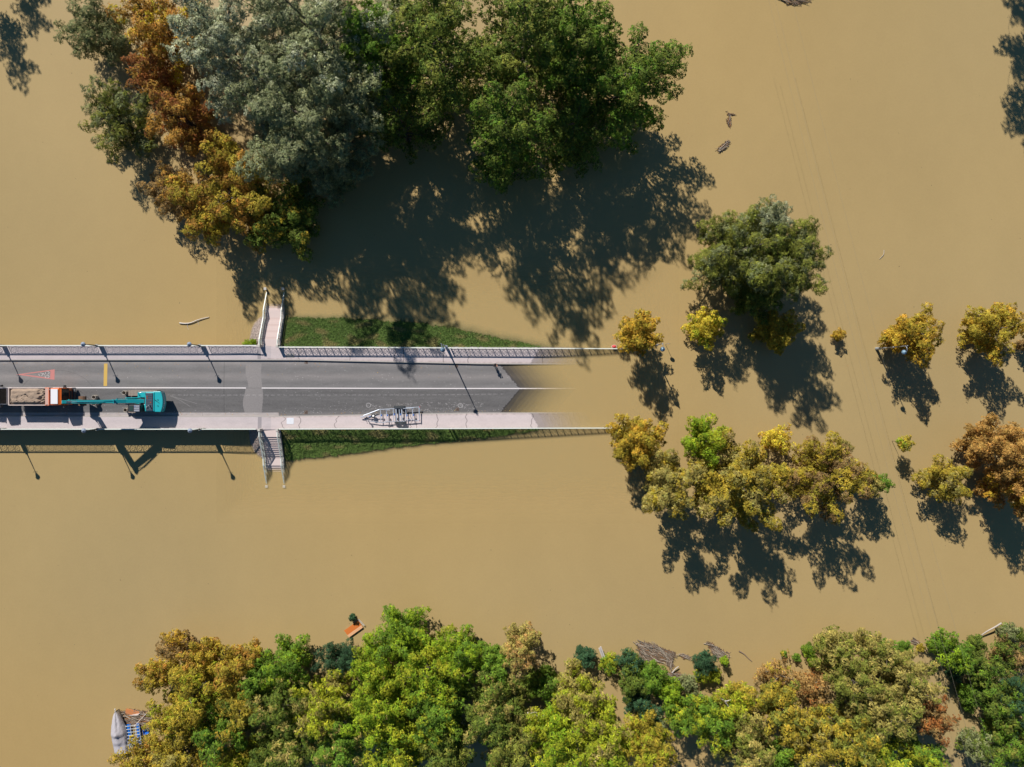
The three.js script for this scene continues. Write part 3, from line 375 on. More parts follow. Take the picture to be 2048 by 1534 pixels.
{ // excavator: arm towards -x
  const teal = mat(0.012, 0.33, 0.36, 0.38, { clearcoat: 0.5, clearcoatRoughness: 0.2 }), tealDeep = mat(0.01, 0.20, 0.24, 0.4, { clearcoat: 0.3 }), pad = mat(0.30, 0.24, 0.20, 0.9), black = mat(0.03, 0.032, 0.036, 0.45), hood = mat(0.055, 0.065, 0.085, 0.42), chrome = mat(0.55, 0.56, 0.58, 0.2, { metalness: 0.9 });
  const g = thing('excavator', 'turquoise crawler excavator reaching its arm over the orange truck', 'excavator', [-52.0, roadY(-52, 2.6) + 0.01, 2.58]);
  for (const s of [-1, 1]) {
    const t = new THREE.Group(); t.name = 'track'; t.position.set(-1.1, 0, s * 1.22); g.add(t);
    const outline = (r, l, n = 10) => { const o = []; for (let k = 0; k <= n; k++) { const a = -Math.PI / 2 + Math.PI * k / n; o.push([l + r * Math.cos(a), r + 0.02 + r * Math.sin(a)]); } for (let k = 0; k <= n; k++) { const a = Math.PI / 2 + Math.PI * k / n; o.push([-l + r * Math.cos(a), r + 0.02 + r * Math.sin(a)]); } return o; };
    part(t, 'track_frame', extrude(outline(0.38, 1.7), 0.5).translate(0, 0.08, -0.25), steelDark);
    const shoes = [], per = 2 * 1.75 * 2 + 2 * Math.PI * 0.46, n = 50;
    for (let k = 0; k < n; k++) { let d = k / n * per, x, y, a; const L = 3.5, C = Math.PI * 0.46; if (d < L) { x = -1.75 + d; y = 0.96; a = 0; } else if (d < L + C) { const q = (d - L) / 0.46; x = 1.75 + 0.46 * Math.sin(q); y = 0.5 + 0.46 * Math.cos(q); a = -q; } else if (d < 2 * L + C) { x = 1.75 - (d - L - C); y = 0.04; a = Math.PI; } else { const q = (d - 2 * L - C) / 0.46; x = -1.75 - 0.46 * Math.sin(q); y = 0.5 - 0.46 * Math.cos(q); a = Math.PI - q; } shoes.push(box(0.19, 0.035, 0.82, x, y, 0, 0, a)); const nx = -Math.sin(a), ny = Math.cos(a); shoes.push(box(0.035, 0.05, 0.82, x + nx * 0.03, y + ny * 0.03, 0, 0, a)); }
    part(t, 'track_shoes', shoes, pad);
    part(t, 'idler', cyl(0.34, 0.34, 0.56, 18, -1.72, 0.5, 0, Math.PI / 2), pad); part(t, 'sprocket', cyl(0.34, 0.34, 0.56, 18, 1.72, 0.5, 0, Math.PI / 2), pad);
  }
  part(g, 'undercarriage', [box(1.9, 0.4, 2.2, -0.9, 0.75, 0), cyl(0.75, 0.8, 0.25, 24, -0.3, 1.1, 0)], steelDark);
  // house: plan outline with rounded tail
  const tail = []; for (let k = 0; k <= 12; k++) { const z = -1.4 + 2.8 * k / 12; tail.push([1.62 + 0.75 * Math.sqrt(Math.max(0, 1 - (z / 1.75) ** 2)), z]); }
  const plan = (pts, h, y, bevel = 0.05) => extrude(pts.map(([x, z]) => [x, -z]), h, bevel).rotateX(-Math.PI / 2).translate(0, y, 0);
  part(g, 'platform', plan([[-1.15, -1.38], [1.6, -1.38], [1.6, 1.38], [-0.75, 1.38], [-1.15, 0.5]], 0.25, 1.22), tealDeep);
  const cw = part(g, 'counterweight', plan([[1.15, -1.38], ...tail, [1.15, 1.38]], 0.95, 1.3, 0.08), teal);
  const hoodBox = part(g, 'engine_cover', rbox(1.35, 0.95, 2.74, 0.62, 1.95, 0, 0.08), teal);
  part(hoodBox, 'hood', rbox(1.0, 0.16, 2.5, 0.62, 2.45, 0.02, 0.05), hood);
  for (let k = 0; k < 9; k++) part(hoodBox, 'hood_rib', box(0.86, 0.03, 0.05, 0.6, 2.54, -1.05 + k * 0.26), k % 3 ? hood : chrome);
  part(hoodBox, 'exhaust', [cyl(0.07, 0.07, 0.5, 10, 0.75, 2.75, 0.5), cyl(0.1, 0.1, 0.2, 10, 0.35, 2.62, 0.72)], hub);
  for (const [a, b] of [[0.35, -0.75], [0.35, -0.5], [0.85, 0.1]]) part(hoodBox, 'latch', box(0.1, 0.05, 0.09, a, 2.56, b), orange);
  part(cw, 'lifting_eye', [new THREE.TorusGeometry(0.08, 0.025, 6, 10).translate(1.75, 2.38, -0.3), new THREE.TorusGeometry(0.08, 0.025, 6, 10).translate(1.75, 2.38, 0.55)], black);
  part(cw, 'cable', limb([V(1.3, 2.5, -0.35), V(1.6, 2.4, -0.1), V(1.95, 2.36, 0.2)], 0.03, 0.03, 6, 6), black);
  const font = await new FontLoader().loadAsync('fonts/droid/droid_sans_bold.typeface.json');
  const word = new TextGeometry('KOBELCO', { font, size: 0.26, depth: 0.015, curveSegments: 3 }); word.computeBoundingBox(); word.translate(-(word.boundingBox.max.x) / 2, 0, 0);
  { const p = word.attributes.position; for (let i = 0; i < p.count; i++) { const z = p.getX(i) * 1.25, d = 0.085 + p.getZ(i); const xx = 1.62 + 0.75 * Math.sqrt(Math.max(0, 1 - (z / 1.75) ** 2)) + d; p.setXYZ(i, xx, 1.78 + p.getY(i), -z); } word.computeVertexNormals(); }
  part(cw, 'lettering', word, mat(0.7, 0.74, 0.74, 0.5));
  part(g, 'fuel_tank', [rbox(1.35, 0.75, 0.78, -0.55, 1.78, -0.98, 0.06), rbox(0.5, 0.3, 0.7, 0.1, 2.15, -0.98, 0.05)], teal);
  part(g, 'tank_cap', cyl(0.12, 0.12, 0.06, 12, -0.95, 2.18, -0.95), tealDeep);
  part(g, 'battery_box', plan([[-0.25, 0.42], [0.0, 0.42], [0.0, 1.36], [-0.05, 1.36]], 0.7, 1.45), teal);
  part(g, 'handrail', [limb([V(-1.1, 2.15, -1.3), V(-1.05, 2.7, -1.3), V(-0.2, 2.75, -1.3), V(0.1, 2.4, -1.3)], 0.025, 0.025, 5, 10)], chrome);
  // cab
  const cab = part(g, 'cab', extrude([[-2.25, 1.25], [-0.45, 1.25], [-0.4, 2.95], [-0.6, 3.03], [-2.0, 3.0], [-2.22, 2.7], [-2.32, 2.0]], 0.9, 0.04).translate(0, 0, 0.47), black);
  part(cab, 'roof', rbox(0.78, 0.07, 0.94, -0.82, 3.09, 0.92, 0.03), mat(0.16, 0.17, 0.2, 0.45));
  for (let k = 0; k < 3; k++) part(cab, 'roof_rib', box(0.74, 0.035, 0.07, -0.82, 3.13, 0.62 + k * 0.3), mat(0.4, 0.4, 0.45, 0.4));
  part(cab, 'roof_window', box(0.4, 0.02, 0.62, -1.6, 3.062, 0.92), mat(0.03, 0.06, 0.05, 0.08));
  part(cab, 'windscreen', [bar(V(-2.28, 2.68, 0.92), V(-2.37, 2.02, 0.92), 0.02, 0.8), bar(V(-2.37, 2.0, 0.92), V(-2.31, 1.4, 0.92), 0.02, 0.8)].map((q) => q), glassDark);
  part(cab, 'side_window', box(1.1, 0.85, 0.02, -1.35, 2.4, 1.425), glassDark);
  part(cab, 'beacon', cyl(0.05, 0.06, 0.1, 10, -1.08, 3.13, 0.62), mat(0.1, 0.25, 0.6, 0.3));
  part(cab, 'mirror', [rbox(0.05, 0.3, 0.2, -2.1, 2.5, 0.35, 0.02), bar(V(-2.0, 2.4, 0.5), V(-2.1, 2.45, 0.38), 0.025)], black);
  // boom, stick and bucket (x, y from the machine's base)
  const zb = -0.08, shape = (pts, w) => extrude(pts, w, 0.03).translate(0, 0, zb - w / 2);
  part(g, 'boom_bracket', [box(0.9, 0.9, 0.9, -0.35, 1.6, zb), cyl(0.1, 0.1, 1.1, 10, -0.55, 1.75, zb, Math.PI / 2)], black);
  const boom = part(g, 'boom', shape([[-0.3, 1.55], [-0.55, 1.5], [-2.9, 3.05], [-4.1, 4.05], [-8.2, 6.35], [-8.35, 6.65], [-8.1, 6.8], [-4.6, 5.05], [-3.2, 4.35], [-2.2, 3.35], [-0.25, 1.95]], 0.46), teal);
  part(boom, 'boom_plate', [box(0.5, 0.06, 0.6, -3.4, 4.42, zb, 0, 0.7), cyl(0.12, 0.12, 0.78, 10, -3.3, 3.7, zb, Math.PI / 2), cyl(0.12, 0.12, 0.7, 10, -8.18, 6.58, zb, Math.PI / 2)], tealDeep);
  for (const s of [-1, 1]) { const c = part(g, 'boom_cylinder', rod(V(-1.35, 1.45, zb + s * 0.42), V(-2.6, 2.8, zb + s * 0.42), 0.1, 0.1, 10), teal); part(c, 'piston_rod', rod(V(-2.6, 2.8, zb + s * 0.42), V(-3.3, 3.7, zb + s * 0.42), 0.055, 0.055, 8), chrome); }
  const sc = part(g, 'stick_cylinder', rod(V(-4.3, 5.15, zb), V(-7.0, 6.75, zb), 0.11, 0.11, 10), tealDeep); part(sc, 'piston_rod', rod(V(-7.0, 6.75, zb), V(-8.4, 7.45, zb), 0.06, 0.06, 8), chrome);
  part(sc, 'hose', [limb([V(-3.4, 4.6, zb + 0.2), V(-5.5, 5.75, zb + 0.25), V(-7.6, 6.75, zb + 0.2), V(-8.4, 6.9, zb + 0.15)], 0.03, 0.03, 5, 10), limb([V(-3.4, 4.6, zb - 0.2), V(-5.5, 5.75, zb - 0.25), V(-7.6, 6.75, zb - 0.2), V(-8.4, 6.9, zb - 0.15)], 0.03, 0.03, 5, 10)], black);
  const stick = part(g, 'stick', shape([[-8.15, 6.3], [-7.85, 6.6], [-8.1, 7.3], [-8.45, 7.6], [-8.65, 7.4], [-8.75, 6.5], [-9.3, 2.5], [-9.1, 2.3], [-8.85, 2.45]], 0.36), teal);
  const bc = part(g, 'bucket_cylinder', rod(V(-8.85, 6.7, zb), V(-9.3, 4.4, zb), 0.09, 0.09, 10), tealDeep); part(bc, 'piston_rod', rod(V(-9.3, 4.4, zb), V(-9.55, 2.7, zb), 0.05, 0.05, 8), chrome);
  part(g, 'bucket_link', [bar(V(-9.55, 2.7, zb), V(-9.15, 2.35, zb), 0.1, 0.5), bar(V(-9.55, 2.7, zb), V(-9.7, 2.0, zb), 0.1, 0.4)], tealDeep);
  const bk = mat(0.15, 0.075, 0.04, 0.85);
  const bucket = part(g, 'bucket', (() => { const o = []; for (let k = 0; k <= 10; k++) { const a = 0.4 + Math.PI * 1.05 * k / 10; o.push([-9.35 + 0.62 * Math.cos(a), 1.35 + 0.72 * Math.sin(a) * 1.0]); } const inr = o.map(([x, y]) => [-9.35 + (x + 9.35) * 0.9, 1.35 + (y - 1.35) * 0.9]).reverse(); const w = 1.25, shell = extrude([...o, ...inr], w).translate(0, 0, zb - w / 2), cap = (z) => extrude([...o], 0.05).translate(0, 0, z); return [shell, cap(zb - w / 2 - 0.05), cap(zb + w / 2)]; })(), bk);
  for (let k = 0; k < 5; k++) part(bucket, 'tooth', bar(V(-9.95, 1.28, zb - 0.5 + k * 0.25), V(-9.75, 0.98, zb - 0.5 + k * 0.25), 0.07, 0.1), steelDark);
}
{ // boat trailer
  const gal = mat(0.40, 0.43, 0.49, 0.5, { metalness: 0.3 }), blue = mat(0.02, 0.12, 0.42, 0.5), fend = mat(0.035, 0.04, 0.045, 0.6);
  const hT = 1.55, W = (px, py, up = 0) => { const p = P(px, py, hT); return V(p.x, deckH(p.x) + 0.02 + 0.52 + up, p.z); };
  const g = thing('boat_trailer', 'empty galvanised boat trailer parked half on the pavement', 'trailer');
  const tube = (a, b, w = 0.09) => bar(a, b, w);
  part(g, 'frame_rail', [tube(W(727, 831), W(758.5, 819)), tube(W(758, 819), W(838, 814))], gal);
  part(g, 'frame_rail', [tube(W(735, 841), W(761, 845)), tube(W(760, 845), W(838, 841))], gal);
  part(g, 'frame_rail', tube(W(728, 832, -0.02), W(762, 832, -0.02), 0.08), gal);
  for (const px of [761.5, 773.5, 787, 792.5, 798.8, 803.5, 812, 825, 838]) { const wide = [792.5, 803.5].includes(px) ? 0.14 : 0.1, y0 = 819 - (px - 758) * 0.0625 + 0.4; part(g, 'cross_beam', bar(W(px - 0.6, y0 + 1, 0.06), W(px + 0.6, 844.4 - (px - 760) * 0.05, 0.06), wide, 0.08), gal); }
  for (const px of [762.5, 774.5, 788, 800, 813, 826]) { const c = W(px + 1, 831 - (px % 3), 0.16), r = new THREE.Group(); part(g, 'keel_roller', [cyl(0.09, 0.09, 0.2, 12, c.x, c.y, c.z, Math.PI / 2), cyl(0.06, 0.06, 0.3, 10, c.x, c.y, c.z, Math.PI / 2)], blue); }
  for (const [a, b, c, d] of [[772, 820.2, 780, 819.6], [806, 817.2, 828, 815.6], [771, 843.4, 781, 843], [808, 840, 829, 839]]) part(g, 'bunk', bar(W(a, b, 0.18), W(c, d, 0.18), 0.12, 0.07), gal);
  for (const s of [0, 1]) {
    const cx = s ? 801 : 799, cy = s ? 845.5 : 814.3;
    for (const d of [-5.8, 5.8]) { const c = W(cx + d, cy); wheel(g, c.x, (s ? walkY(c.x, c.z) : roadY(c.x, c.z)) + 0.33, c.z, 0.33, 0.2); }
    const c = W(cx, cy); part(g, 'mudguard', (() => { const o = []; for (let k = 0; k <= 12; k++) { const t = k / 12; o.push([-0.88 + 1.76 * t, 0.30 + 0.22 * Math.pow(Math.sin(Math.PI * clamp(t, 0.0, 1)), 0.35)]); } const i = o.map(([x, y]) => [x * 0.97, y - 0.035]).reverse(); return extrude([...o, ...i], 0.34).translate(c.x, c.y - 0.3, c.z - 0.17); })(), fend);
  }
  { const c = W(747, 831.6, 0.12); const w = new THREE.Group(); w.name = 'spare_wheel'; w.position.copy(c); w.rotation.set(1.25, 0, 0.2); g.add(w); part(w, 'tyre', new THREE.TorusGeometry(0.24, 0.09, 8, 20), rubber); part(w, 'rim', cyl(0.15, 0.15, 0.08, 16, 0, 0, 0, Math.PI / 2), hub); }
  { const a = W(723, 833.5, -0.05); part(g, 'coupling', [rbox(0.5, 0.1, 0.16, a.x + 0.12, a.y, a.z, 0.03), rod(V(a.x + 0.4, a.y, a.z), V(a.x + 0.4, a.y + 0.25, a.z), 0.03)], gal); const b = W(732, 834.5); part(g, 'winch_post', [rod(V(b.x, b.y, b.z), V(b.x + 0.25, b.y + 0.75, b.z), 0.05), cyl(0.1, 0.1, 0.22, 10, b.x + 0.28, b.y + 0.75, b.z, Math.PI / 2)], steelDark); part(g, 'jockey_wheel', [cyl(0.12, 0.12, 0.07, 12, b.x - 0.2, b.y - 0.42, b.z + 0.12, Math.PI / 2), rod(V(b.x - 0.2, b.y - 0.42, b.z + 0.12), V(b.x - 0.2, b.y + 0.3, b.z + 0.12), 0.03)], steelDark); part(g, 'strap', bar(W(738, 833, 0.1), W(742, 832.4, 0.05), 0.08, 0.05), blue); }
  { const a = W(842, 814, 0.02), b = W(842, 841, 0.02); part(g, 'light_board', [bar(W(838.5, 814, 0), W(838.5, 841, 0), 0.1, 0.1)], gal); for (const q of [a, b]) part(g, 'tail_light', rbox(0.08, 0.1, 0.24, q.x - 0.22, q.y, q.z, 0.02), mat(0.35, 0.02, 0.02, 0.3)); }
}
{ // person: one surface from capsules, standing at the kerb and holding up a phone
  const base = P(989.5, 729.8, 0.2), y0 = roadY(base.x, base.z), res = 64, S = 1.0;
  const J = { hipL: [-0.09, 0.92, 0], hipR: [0.09, 0.92, 0], kneeL: [-0.10, 0.49, 0.02], kneeR: [0.10, 0.49, 0.03], ankL: [-0.10, 0.08, -0.03], ankR: [0.11, 0.08, -0.02], toeL: [-0.12, 0.05, 0.15], toeR: [0.14, 0.05, 0.16], belly: [0, 1.08, 0.01], chest: [0, 1.33, -0.01], neck: [0, 1.50, 0], head: [0, 1.63, 0.025], crown: [0, 1.69, 0.0], shL: [-0.18, 1.42, 0], shR: [0.18, 1.42, 0], elL: [-0.24, 1.17, 0.08], elR: [0.26, 1.20, 0.12], wrL: [-0.07, 1.24, 0.28], wrR: [0.16, 1.36, 0.36] };
  const B = [['hipL', 'kneeL', 0.088, 0.062, 1], ['kneeL', 'ankL', 0.06, 0.045, 1], ['ankL', 'toeL', 0.048, 0.042, 3], ['hipR', 'kneeR', 0.088, 0.062, 1], ['kneeR', 'ankR', 0.06, 0.045, 1], ['ankR', 'toeR', 0.048, 0.042, 3], ['hipL', 'hipR', 0.11, 0.11, 1], ['belly', 'chest', 0.125, 0.14, 2], ['hipL', 'belly', 0.10, 0.12, 2], ['hipR', 'belly', 0.10, 0.12, 2], ['shL', 'shR', 0.075, 0.075, 2], ['chest', 'neck', 0.1, 0.055, 2], ['neck', 'head', 0.05, 0.09, 0], ['head', 'crown', 0.088, 0.092, 0], ['shL', 'elL', 0.058, 0.047, 2], ['elL', 'wrL', 0.042, 0.03, 0], ['shR', 'elR', 0.058, 0.047, 2], ['elR', 'wrR', 0.042, 0.03, 0]];
  for (const [w, s, up] of [['wrL', 1, 0], ['wrR', -1, 0.1]]) { const q = J[w]; J[w + 'p'] = [q[0] + 0.03 * s, q[1] + 0.05 + up * 0.2, q[2] + 0.05]; B.push([w, w + 'p', 0.034, 0.036, 0]); for (let k = 0; k < 4; k++) { const n = w + 'f' + k; J[n] = [J[w + 'p'][0] + (k - 1.5) * 0.022, J[w + 'p'][1] + 0.06 - Math.abs(k - 1.4) * 0.008, J[w + 'p'][2] + 0.045]; B.push([w + 'p', n, 0.012, 0.009, 0]); } J[w + 't'] = [J[w + 'p'][0] - 0.05 * s, J[w + 'p'][1] + 0.03, J[w + 'p'][2] + 0.01]; B.push([w + 'p', w + 't', 0.013, 0.01, 0]); }
  const a = V(0, 0, 0), b = V(0, 0, 0), p = V(0, 0, 0), ab = V(0, 0, 0);
  const bones = B.map(([i, j, r1, r2, c]) => ({ a: V(...J[i]), d: V(...J[j]).sub(V(...J[i])), r1, r2, c }));
  const dist = (q, bn) => { ab.copy(q).sub(bn.a); const t = clamp(ab.dot(bn.d) / bn.d.lengthSq(), 0, 1); return ab.addScaledVector(bn.d, -t).length() - lerp(bn.r1, bn.r2, t); };
  const mc = new MarchingCubes(res, new THREE.MeshBasicMaterial(), false, false, 60000); mc.isolation = 0;
  const toW = (i) => (i - res / 2) / (res / 2) * 0.95;
  for (let k = 0; k < res; k++) for (let j = 0; j < res; j++) for (let i = 0; i < res; i++) { p.set(toW(i) * 0.55, toW(j) + 0.88, toW(k) * 0.55); let s = 0; for (const bn of bones) { const d = dist(p, bn); if (d < 0.25) s += Math.exp(-d * 42); } mc.field[k * res * res + j * res + i] = s > 0 ? Math.log(s) / 42 : -0.25; }
  mc.update();
  const n = mc.count, pos = new Float32Array(n * 3), col = new Float32Array(n * 3), nor = new Float32Array(n * 3), C = [[0.42, 0.22, 0.15], [0.025, 0.03, 0.045], [0.03, 0.03, 0.035], [0.25, 0.23, 0.22]];
  for (let i = 0; i < n; i++) { p.set(mc.positionArray[i * 3] * 0.95 * 0.55, mc.positionArray[i * 3 + 1] * 0.95 + 0.88, mc.positionArray[i * 3 + 2] * 0.95 * 0.55); pos.set([p.x, p.y, p.z], i * 3); let best = 9, c = 0; for (const bn of bones) { const d = dist(p, bn); if (d < best) { best = d; c = bn.c; } } col.set(C[c], i * 3); }
  const bg = new THREE.BufferGeometry(); bg.setAttribute('position', new THREE.BufferAttribute(pos, 3)); bg.setAttribute('color', new THREE.BufferAttribute(col, 3)); bg.computeVertexNormals();
  const g = thing('person', 'person in dark clothes at the kerb holding up a phone', 'person', [base.x, y0, base.z], 0.75);
  const body = part(g, 'body', bg, new THREE.MeshPhysicalMaterial({ vertexColors: true, roughness: 0.8 }));
  const hair = new THREE.SphereGeometry(0.105, 14, 10, 0, 6.283, 0, 1.75); hair.scale(0.98, 1.05, 1.05); part(g, 'hair', hair.rotateX(-0.45), mat(0.03, 0.022, 0.018, 0.7), [0, 1.685, -0.005]);
  part(g, 'face', [new THREE.ConeGeometry(0.016, 0.04, 6).translate(0, 1.63, 0.118), new THREE.SphereGeometry(0.02, 6, 5).translate(-0.092, 1.64, 0.01), new THREE.SphereGeometry(0.02, 6, 5).translate(0.092, 1.64, 0.01)], mat(0.42, 0.22, 0.15, 0.7));
  part(g, 'eyes', [new THREE.SphereGeometry(0.011, 6, 5).translate(-0.034, 1.655, 0.098), new THREE.SphereGeometry(0.011, 6, 5).translate(0.034, 1.655, 0.098)], mat(0.02, 0.02, 0.02, 0.2));
  part(g, 'mouth', box(0.045, 0.008, 0.01, 0, 1.59, 0.107), mat(0.3, 0.09, 0.08, 0.6));
  const ph = part(scene, 'phone', rbox(0.075, 0.155, 0.01, 0, 0, 0, 0.004), mat(0.02, 0.02, 0.025, 0.2)); ph.position.set(base.x, y0, base.z); ph.rotation.y = 0.75; ph.translateX(0.06); ph.translateY(1.45); ph.translateZ(0.42); tag(ph, 'black phone held up by the person at the kerb', 'phone');
}
/* ---------- boat, rafts, drift ---------- */
function hullGeo(L, W, Hh, sheer, n = 16, m = 8) { // bow at -z
  const p = [], ix = []; for (let i = 0; i <= n; i++) { const t = i / n, z = -L / 2 + L * t, w = W / 2 * Math.pow(Math.min(1, t * 1.9 + 0.02), 0.6) * (1 - 0.18 * Math.pow(t, 3)), top = Hh + sheer * Math.pow(1 - t, 2); for (let j = 0; j <= m; j++) { const a = -Math.PI / 2 + Math.PI * j / m; p.push(w * Math.sin(a), top * (1 - Math.pow(Math.cos(a), 0.7)) - 0.15, z); } }
  for (let i = 0; i < n; i++) for (let j = 0; j < m; j++) { const a = i * (m + 1) + j; ix.push(a, a + m + 1, a + 1, a + 1, a + m + 1, a + m + 2); }
  const g = new THREE.BufferGeometry(); g.setAttribute('position', new THREE.Float32BufferAttribute(p, 3)); g.setAttribute('uv', new THREE.Float32BufferAttribute(new Float32Array(p.length / 3 * 2), 2)); g.setIndex(ix); g.computeVertexNormals(); return g;
}
const stick = (seed) => { const r = rngOf(seed), pts = []; for (let k = 0; k < 4; k++) pts.push(V((k / 3 - 0.5), 0.06 * (r() - 0.5), 0.12 * (r() - 0.5))); return limb(pts, 0.045, 0.02, 5, 5); };
const STK = [stick(1), stick(2), stick(3)], wood = mat(1, 1, 1, 0.95);
function driftMat(lab, poly, n, seed, ang, o = {}) {              // a raft of drift: litter, sticks and a few larger logs
  const r = rngOf(seed), g = thing('driftwood_raft', lab, 'driftwood'), pts = poly.map(([x, y]) => P(x, y, 0)), inside = (x, z) => { let c = false; for (let i = 0, j = pts.length - 1; i < pts.length; j = i++) if ((pts[i].z > z) !== (pts[j].z > z) && x < (pts[j].x - pts[i].x) * (z - pts[i].z) / (pts[j].z - pts[i].z) + pts[i].x) c = !c; return c; };
  const bx = [Math.min(...pts.map((p) => p.x)), Math.max(...pts.map((p) => p.x)), Math.min(...pts.map((p) => p.z)), Math.max(...pts.map((p) => p.z))], lists = [[], [], []];
  for (let k = 0, tries = 0; k < n && tries < n * 12; tries++) { const x = lerp(bx[0], bx[1], r()), z = lerp(bx[2], bx[3], r()); if (!inside(x, z)) continue; k++; const big = r() < 0.06, v = 0.4 + 0.9 * r(), c = big ? [0.33, 0.27, 0.21] : r() < (o.rust ?? 0.12) ? [0.34, 0.15, 0.05] : [0.19, 0.125, 0.08]; const l = big ? 1 + 1.1 * r() : 0.25 + 0.55 * r(); lists[k % 3].push([M4(V(x, 0.02 + 0.12 * r() + (big ? 0.1 : 0), z), E(0.2 * (r() - 0.5), -ang + 0.9 * (r() - 0.5) * (big ? 1 : 2), 0.25 * (r() - 0.5)), V(l, 0.6 + (big ? 0.8 : 0.5) * r(), 0.6 + 0.7 * r())), new THREE.Color().setRGB(c[0] * v, c[1] * v, c[2] * v)]); }
  lists.forEach((l, i) => copies(g, 'drift_sticks', STK[i], wood, l));
  if (n > 200) { const sh = new THREE.Shape(pts.map((p) => new THREE.Vector2(p.x, -p.z))); const bed = new THREE.ExtrudeGeometry(sh, { depth: 0.05, bevelEnabled: false }); bed.rotateX(-Math.PI / 2).translate(0, -0.03, 0); part(g, 'litter_bed', bed, mat(0.13, 0.095, 0.065, 1)); }
  return g;
}
function log(name, lab, pts, r1, r2, c, cat = 'log', twigs = []) { const g = thing(name, lab, cat), m = mat(...c, 0.9), w = pts.map(([x, y, h = 0.08]) => P(x, y, h)); part(g, 'trunk', limb(w, r1, r2, 7, 10), m); for (const t of twigs) part(g, 'twig', limb(t.map(([x, y, h = 0.04]) => P(x, y, h)), r2 * 0.8, r2 * 0.3, 5, 5), m); return g; }
{
  const tarp = mat(0.42, 0.39, 0.41, 0.6), hullM = mat(0.45, 0.44, 0.43, 0.5);
  const c = P(238.5, 1463.5, 0.5), g = thing('covered_boat', 'motorboat under a grey tarpaulin beside the bank trees', 'boat', [c.x, 0, c.z], 0.1);
  part(g, 'hull', hullGeo(6.3, 2.3, 0.75, 0.35), hullM);
  const p = [], ix = [], n = 24, m = 12, rd = rngOf(5); for (let i = 0; i <= n; i++) { const t = i / n, z = -3.1 + 6.2 * t, w = 1.22 * Math.pow(Math.min(1, t * 1.9 + 0.02), 0.6) * (1 - 0.18 * t * t * t), top = tab(t, [[0, 0.2], [0.12, 0.5], [0.5, 1.0], [0.54, 1.05], [0.56, 0.72], [0.75, 0.6], [0.8, 0.35], [1, 0.25]]); for (let j = 0; j <= m; j++) { const s = j / m * 2 - 1; p.push(w * s, 0.72 + 0.3 * (1 - t) * (1 - t) + (top - 0.1) * Math.pow(1 - Math.abs(s), 0.8) + 0.05 * n2(s * 3, z * 1.6) - 0.25 * Math.exp(-(((s - 0.28 + t * 0.1) / 0.09) ** 2)) * smooth(t, 0.02, 0.1) * (1 - smooth(t, 0.35, 0.5)) - (Math.abs(s) > 0.95 ? 0.25 : 0), z); } }
  for (let i = 0; i < n; i++) for (let j = 0; j < m; j++) { const a = i * (m + 1) + j; ix.push(a, a + m + 1, a + 1, a + 1, a + m + 1, a + m + 2); }
  const tg = new THREE.BufferGeometry(); tg.setAttribute('position', new THREE.Float32BufferAttribute(p, 3)); tg.setAttribute('uv', new THREE.Float32BufferAttribute(new Float32Array(p.length / 3 * 2), 2)); tg.setIndex(ix); tg.computeVertexNormals(); part(g, 'tarpaulin', tg, tarp);
  part(g, 'bow_roller', [rod(V(0, 1.0, -3.1), V(0, 0.95, -3.55), 0.05), new THREE.SphereGeometry(0.09, 8, 6).translate(0, 0.98, -3.55)], mat(0.6, 0.6, 0.6, 0.4));
  // pontoon of blue barrels in a pipe frame
  const q = P(269.5, 1474, 0.4), f = thing('barrel_pontoon', 'floating pontoon of blue barrels in a white pipe frame', 'pontoon', [q.x, 0, q.z], 0.12), bl = mat(0.015, 0.14, 0.5, 0.45), pipe = mat(0.52, 0.55, 0.56, 0.5);
  for (const x of [-0.75, 0.6]) for (let k = 0; k < 4; k++) part(f, 'barrel', cyl(0.29, 0.29, 0.86, 16, x, 0.2, -1.45 + k * 0.93, Math.PI / 2), bl);
  for (let k = 0; k < 9; k++) part(f, 'cross_pipe', rod(V(-1.1, 0.56, -1.75 + k * 0.46), V(0.95, 0.56, -1.75 + k * 0.46), 0.035), pipe);
  for (const x of [-1.05, -0.4, 0.3, 0.9]) part(f, 'side_pipe', rod(V(x, 0.5, -1.9), V(x, 0.5, 2.0), 0.035), pipe);
  part(f, 'tow_frame', [rod(V(-1.05, 0.52, -1.6), V(-1.9, 0.5, -1.2), 0.035), rod(V(-1.05, 0.52, -1.1), V(-1.9, 0.5, -1.2), 0.035)], pipe);
  const b2 = P(291, 1465, 0.4), cr = thing('plastic_crate', 'blue plastic crate afloat beside the barrel pontoon', 'crate', [b2.x, 0, b2.z], 0.3); part(cr, 'base', box(0.8, 0.05, 0.6, 0, 0.05, 0), bl); for (const [w, d, x, z] of [[0.8, 0.04, 0, -0.3], [0.8, 0.04, 0, 0.3], [0.04, 0.56, -0.38, 0], [0.04, 0.56, 0.38, 0]]) part(cr, 'side', box(w, 0.32, d, x, 0.2, z), bl);
  driftMat('brown mat of drift litter between boat and golden trees', [[240, 1424], [262, 1418], [296, 1424], [302, 1442], [288, 1452], [262, 1452], [248, 1440]], 700, 91, 0.2, { rust: 0.35 });
  log('drift_pole', 'thin pale pole leaning over the barrel pontoon', [[268, 1454, 0.6], [282, 1438, 0.4], [296, 1424, 0.3]], 0.05, 0.035, [0.5, 0.46, 0.42], 'pole');
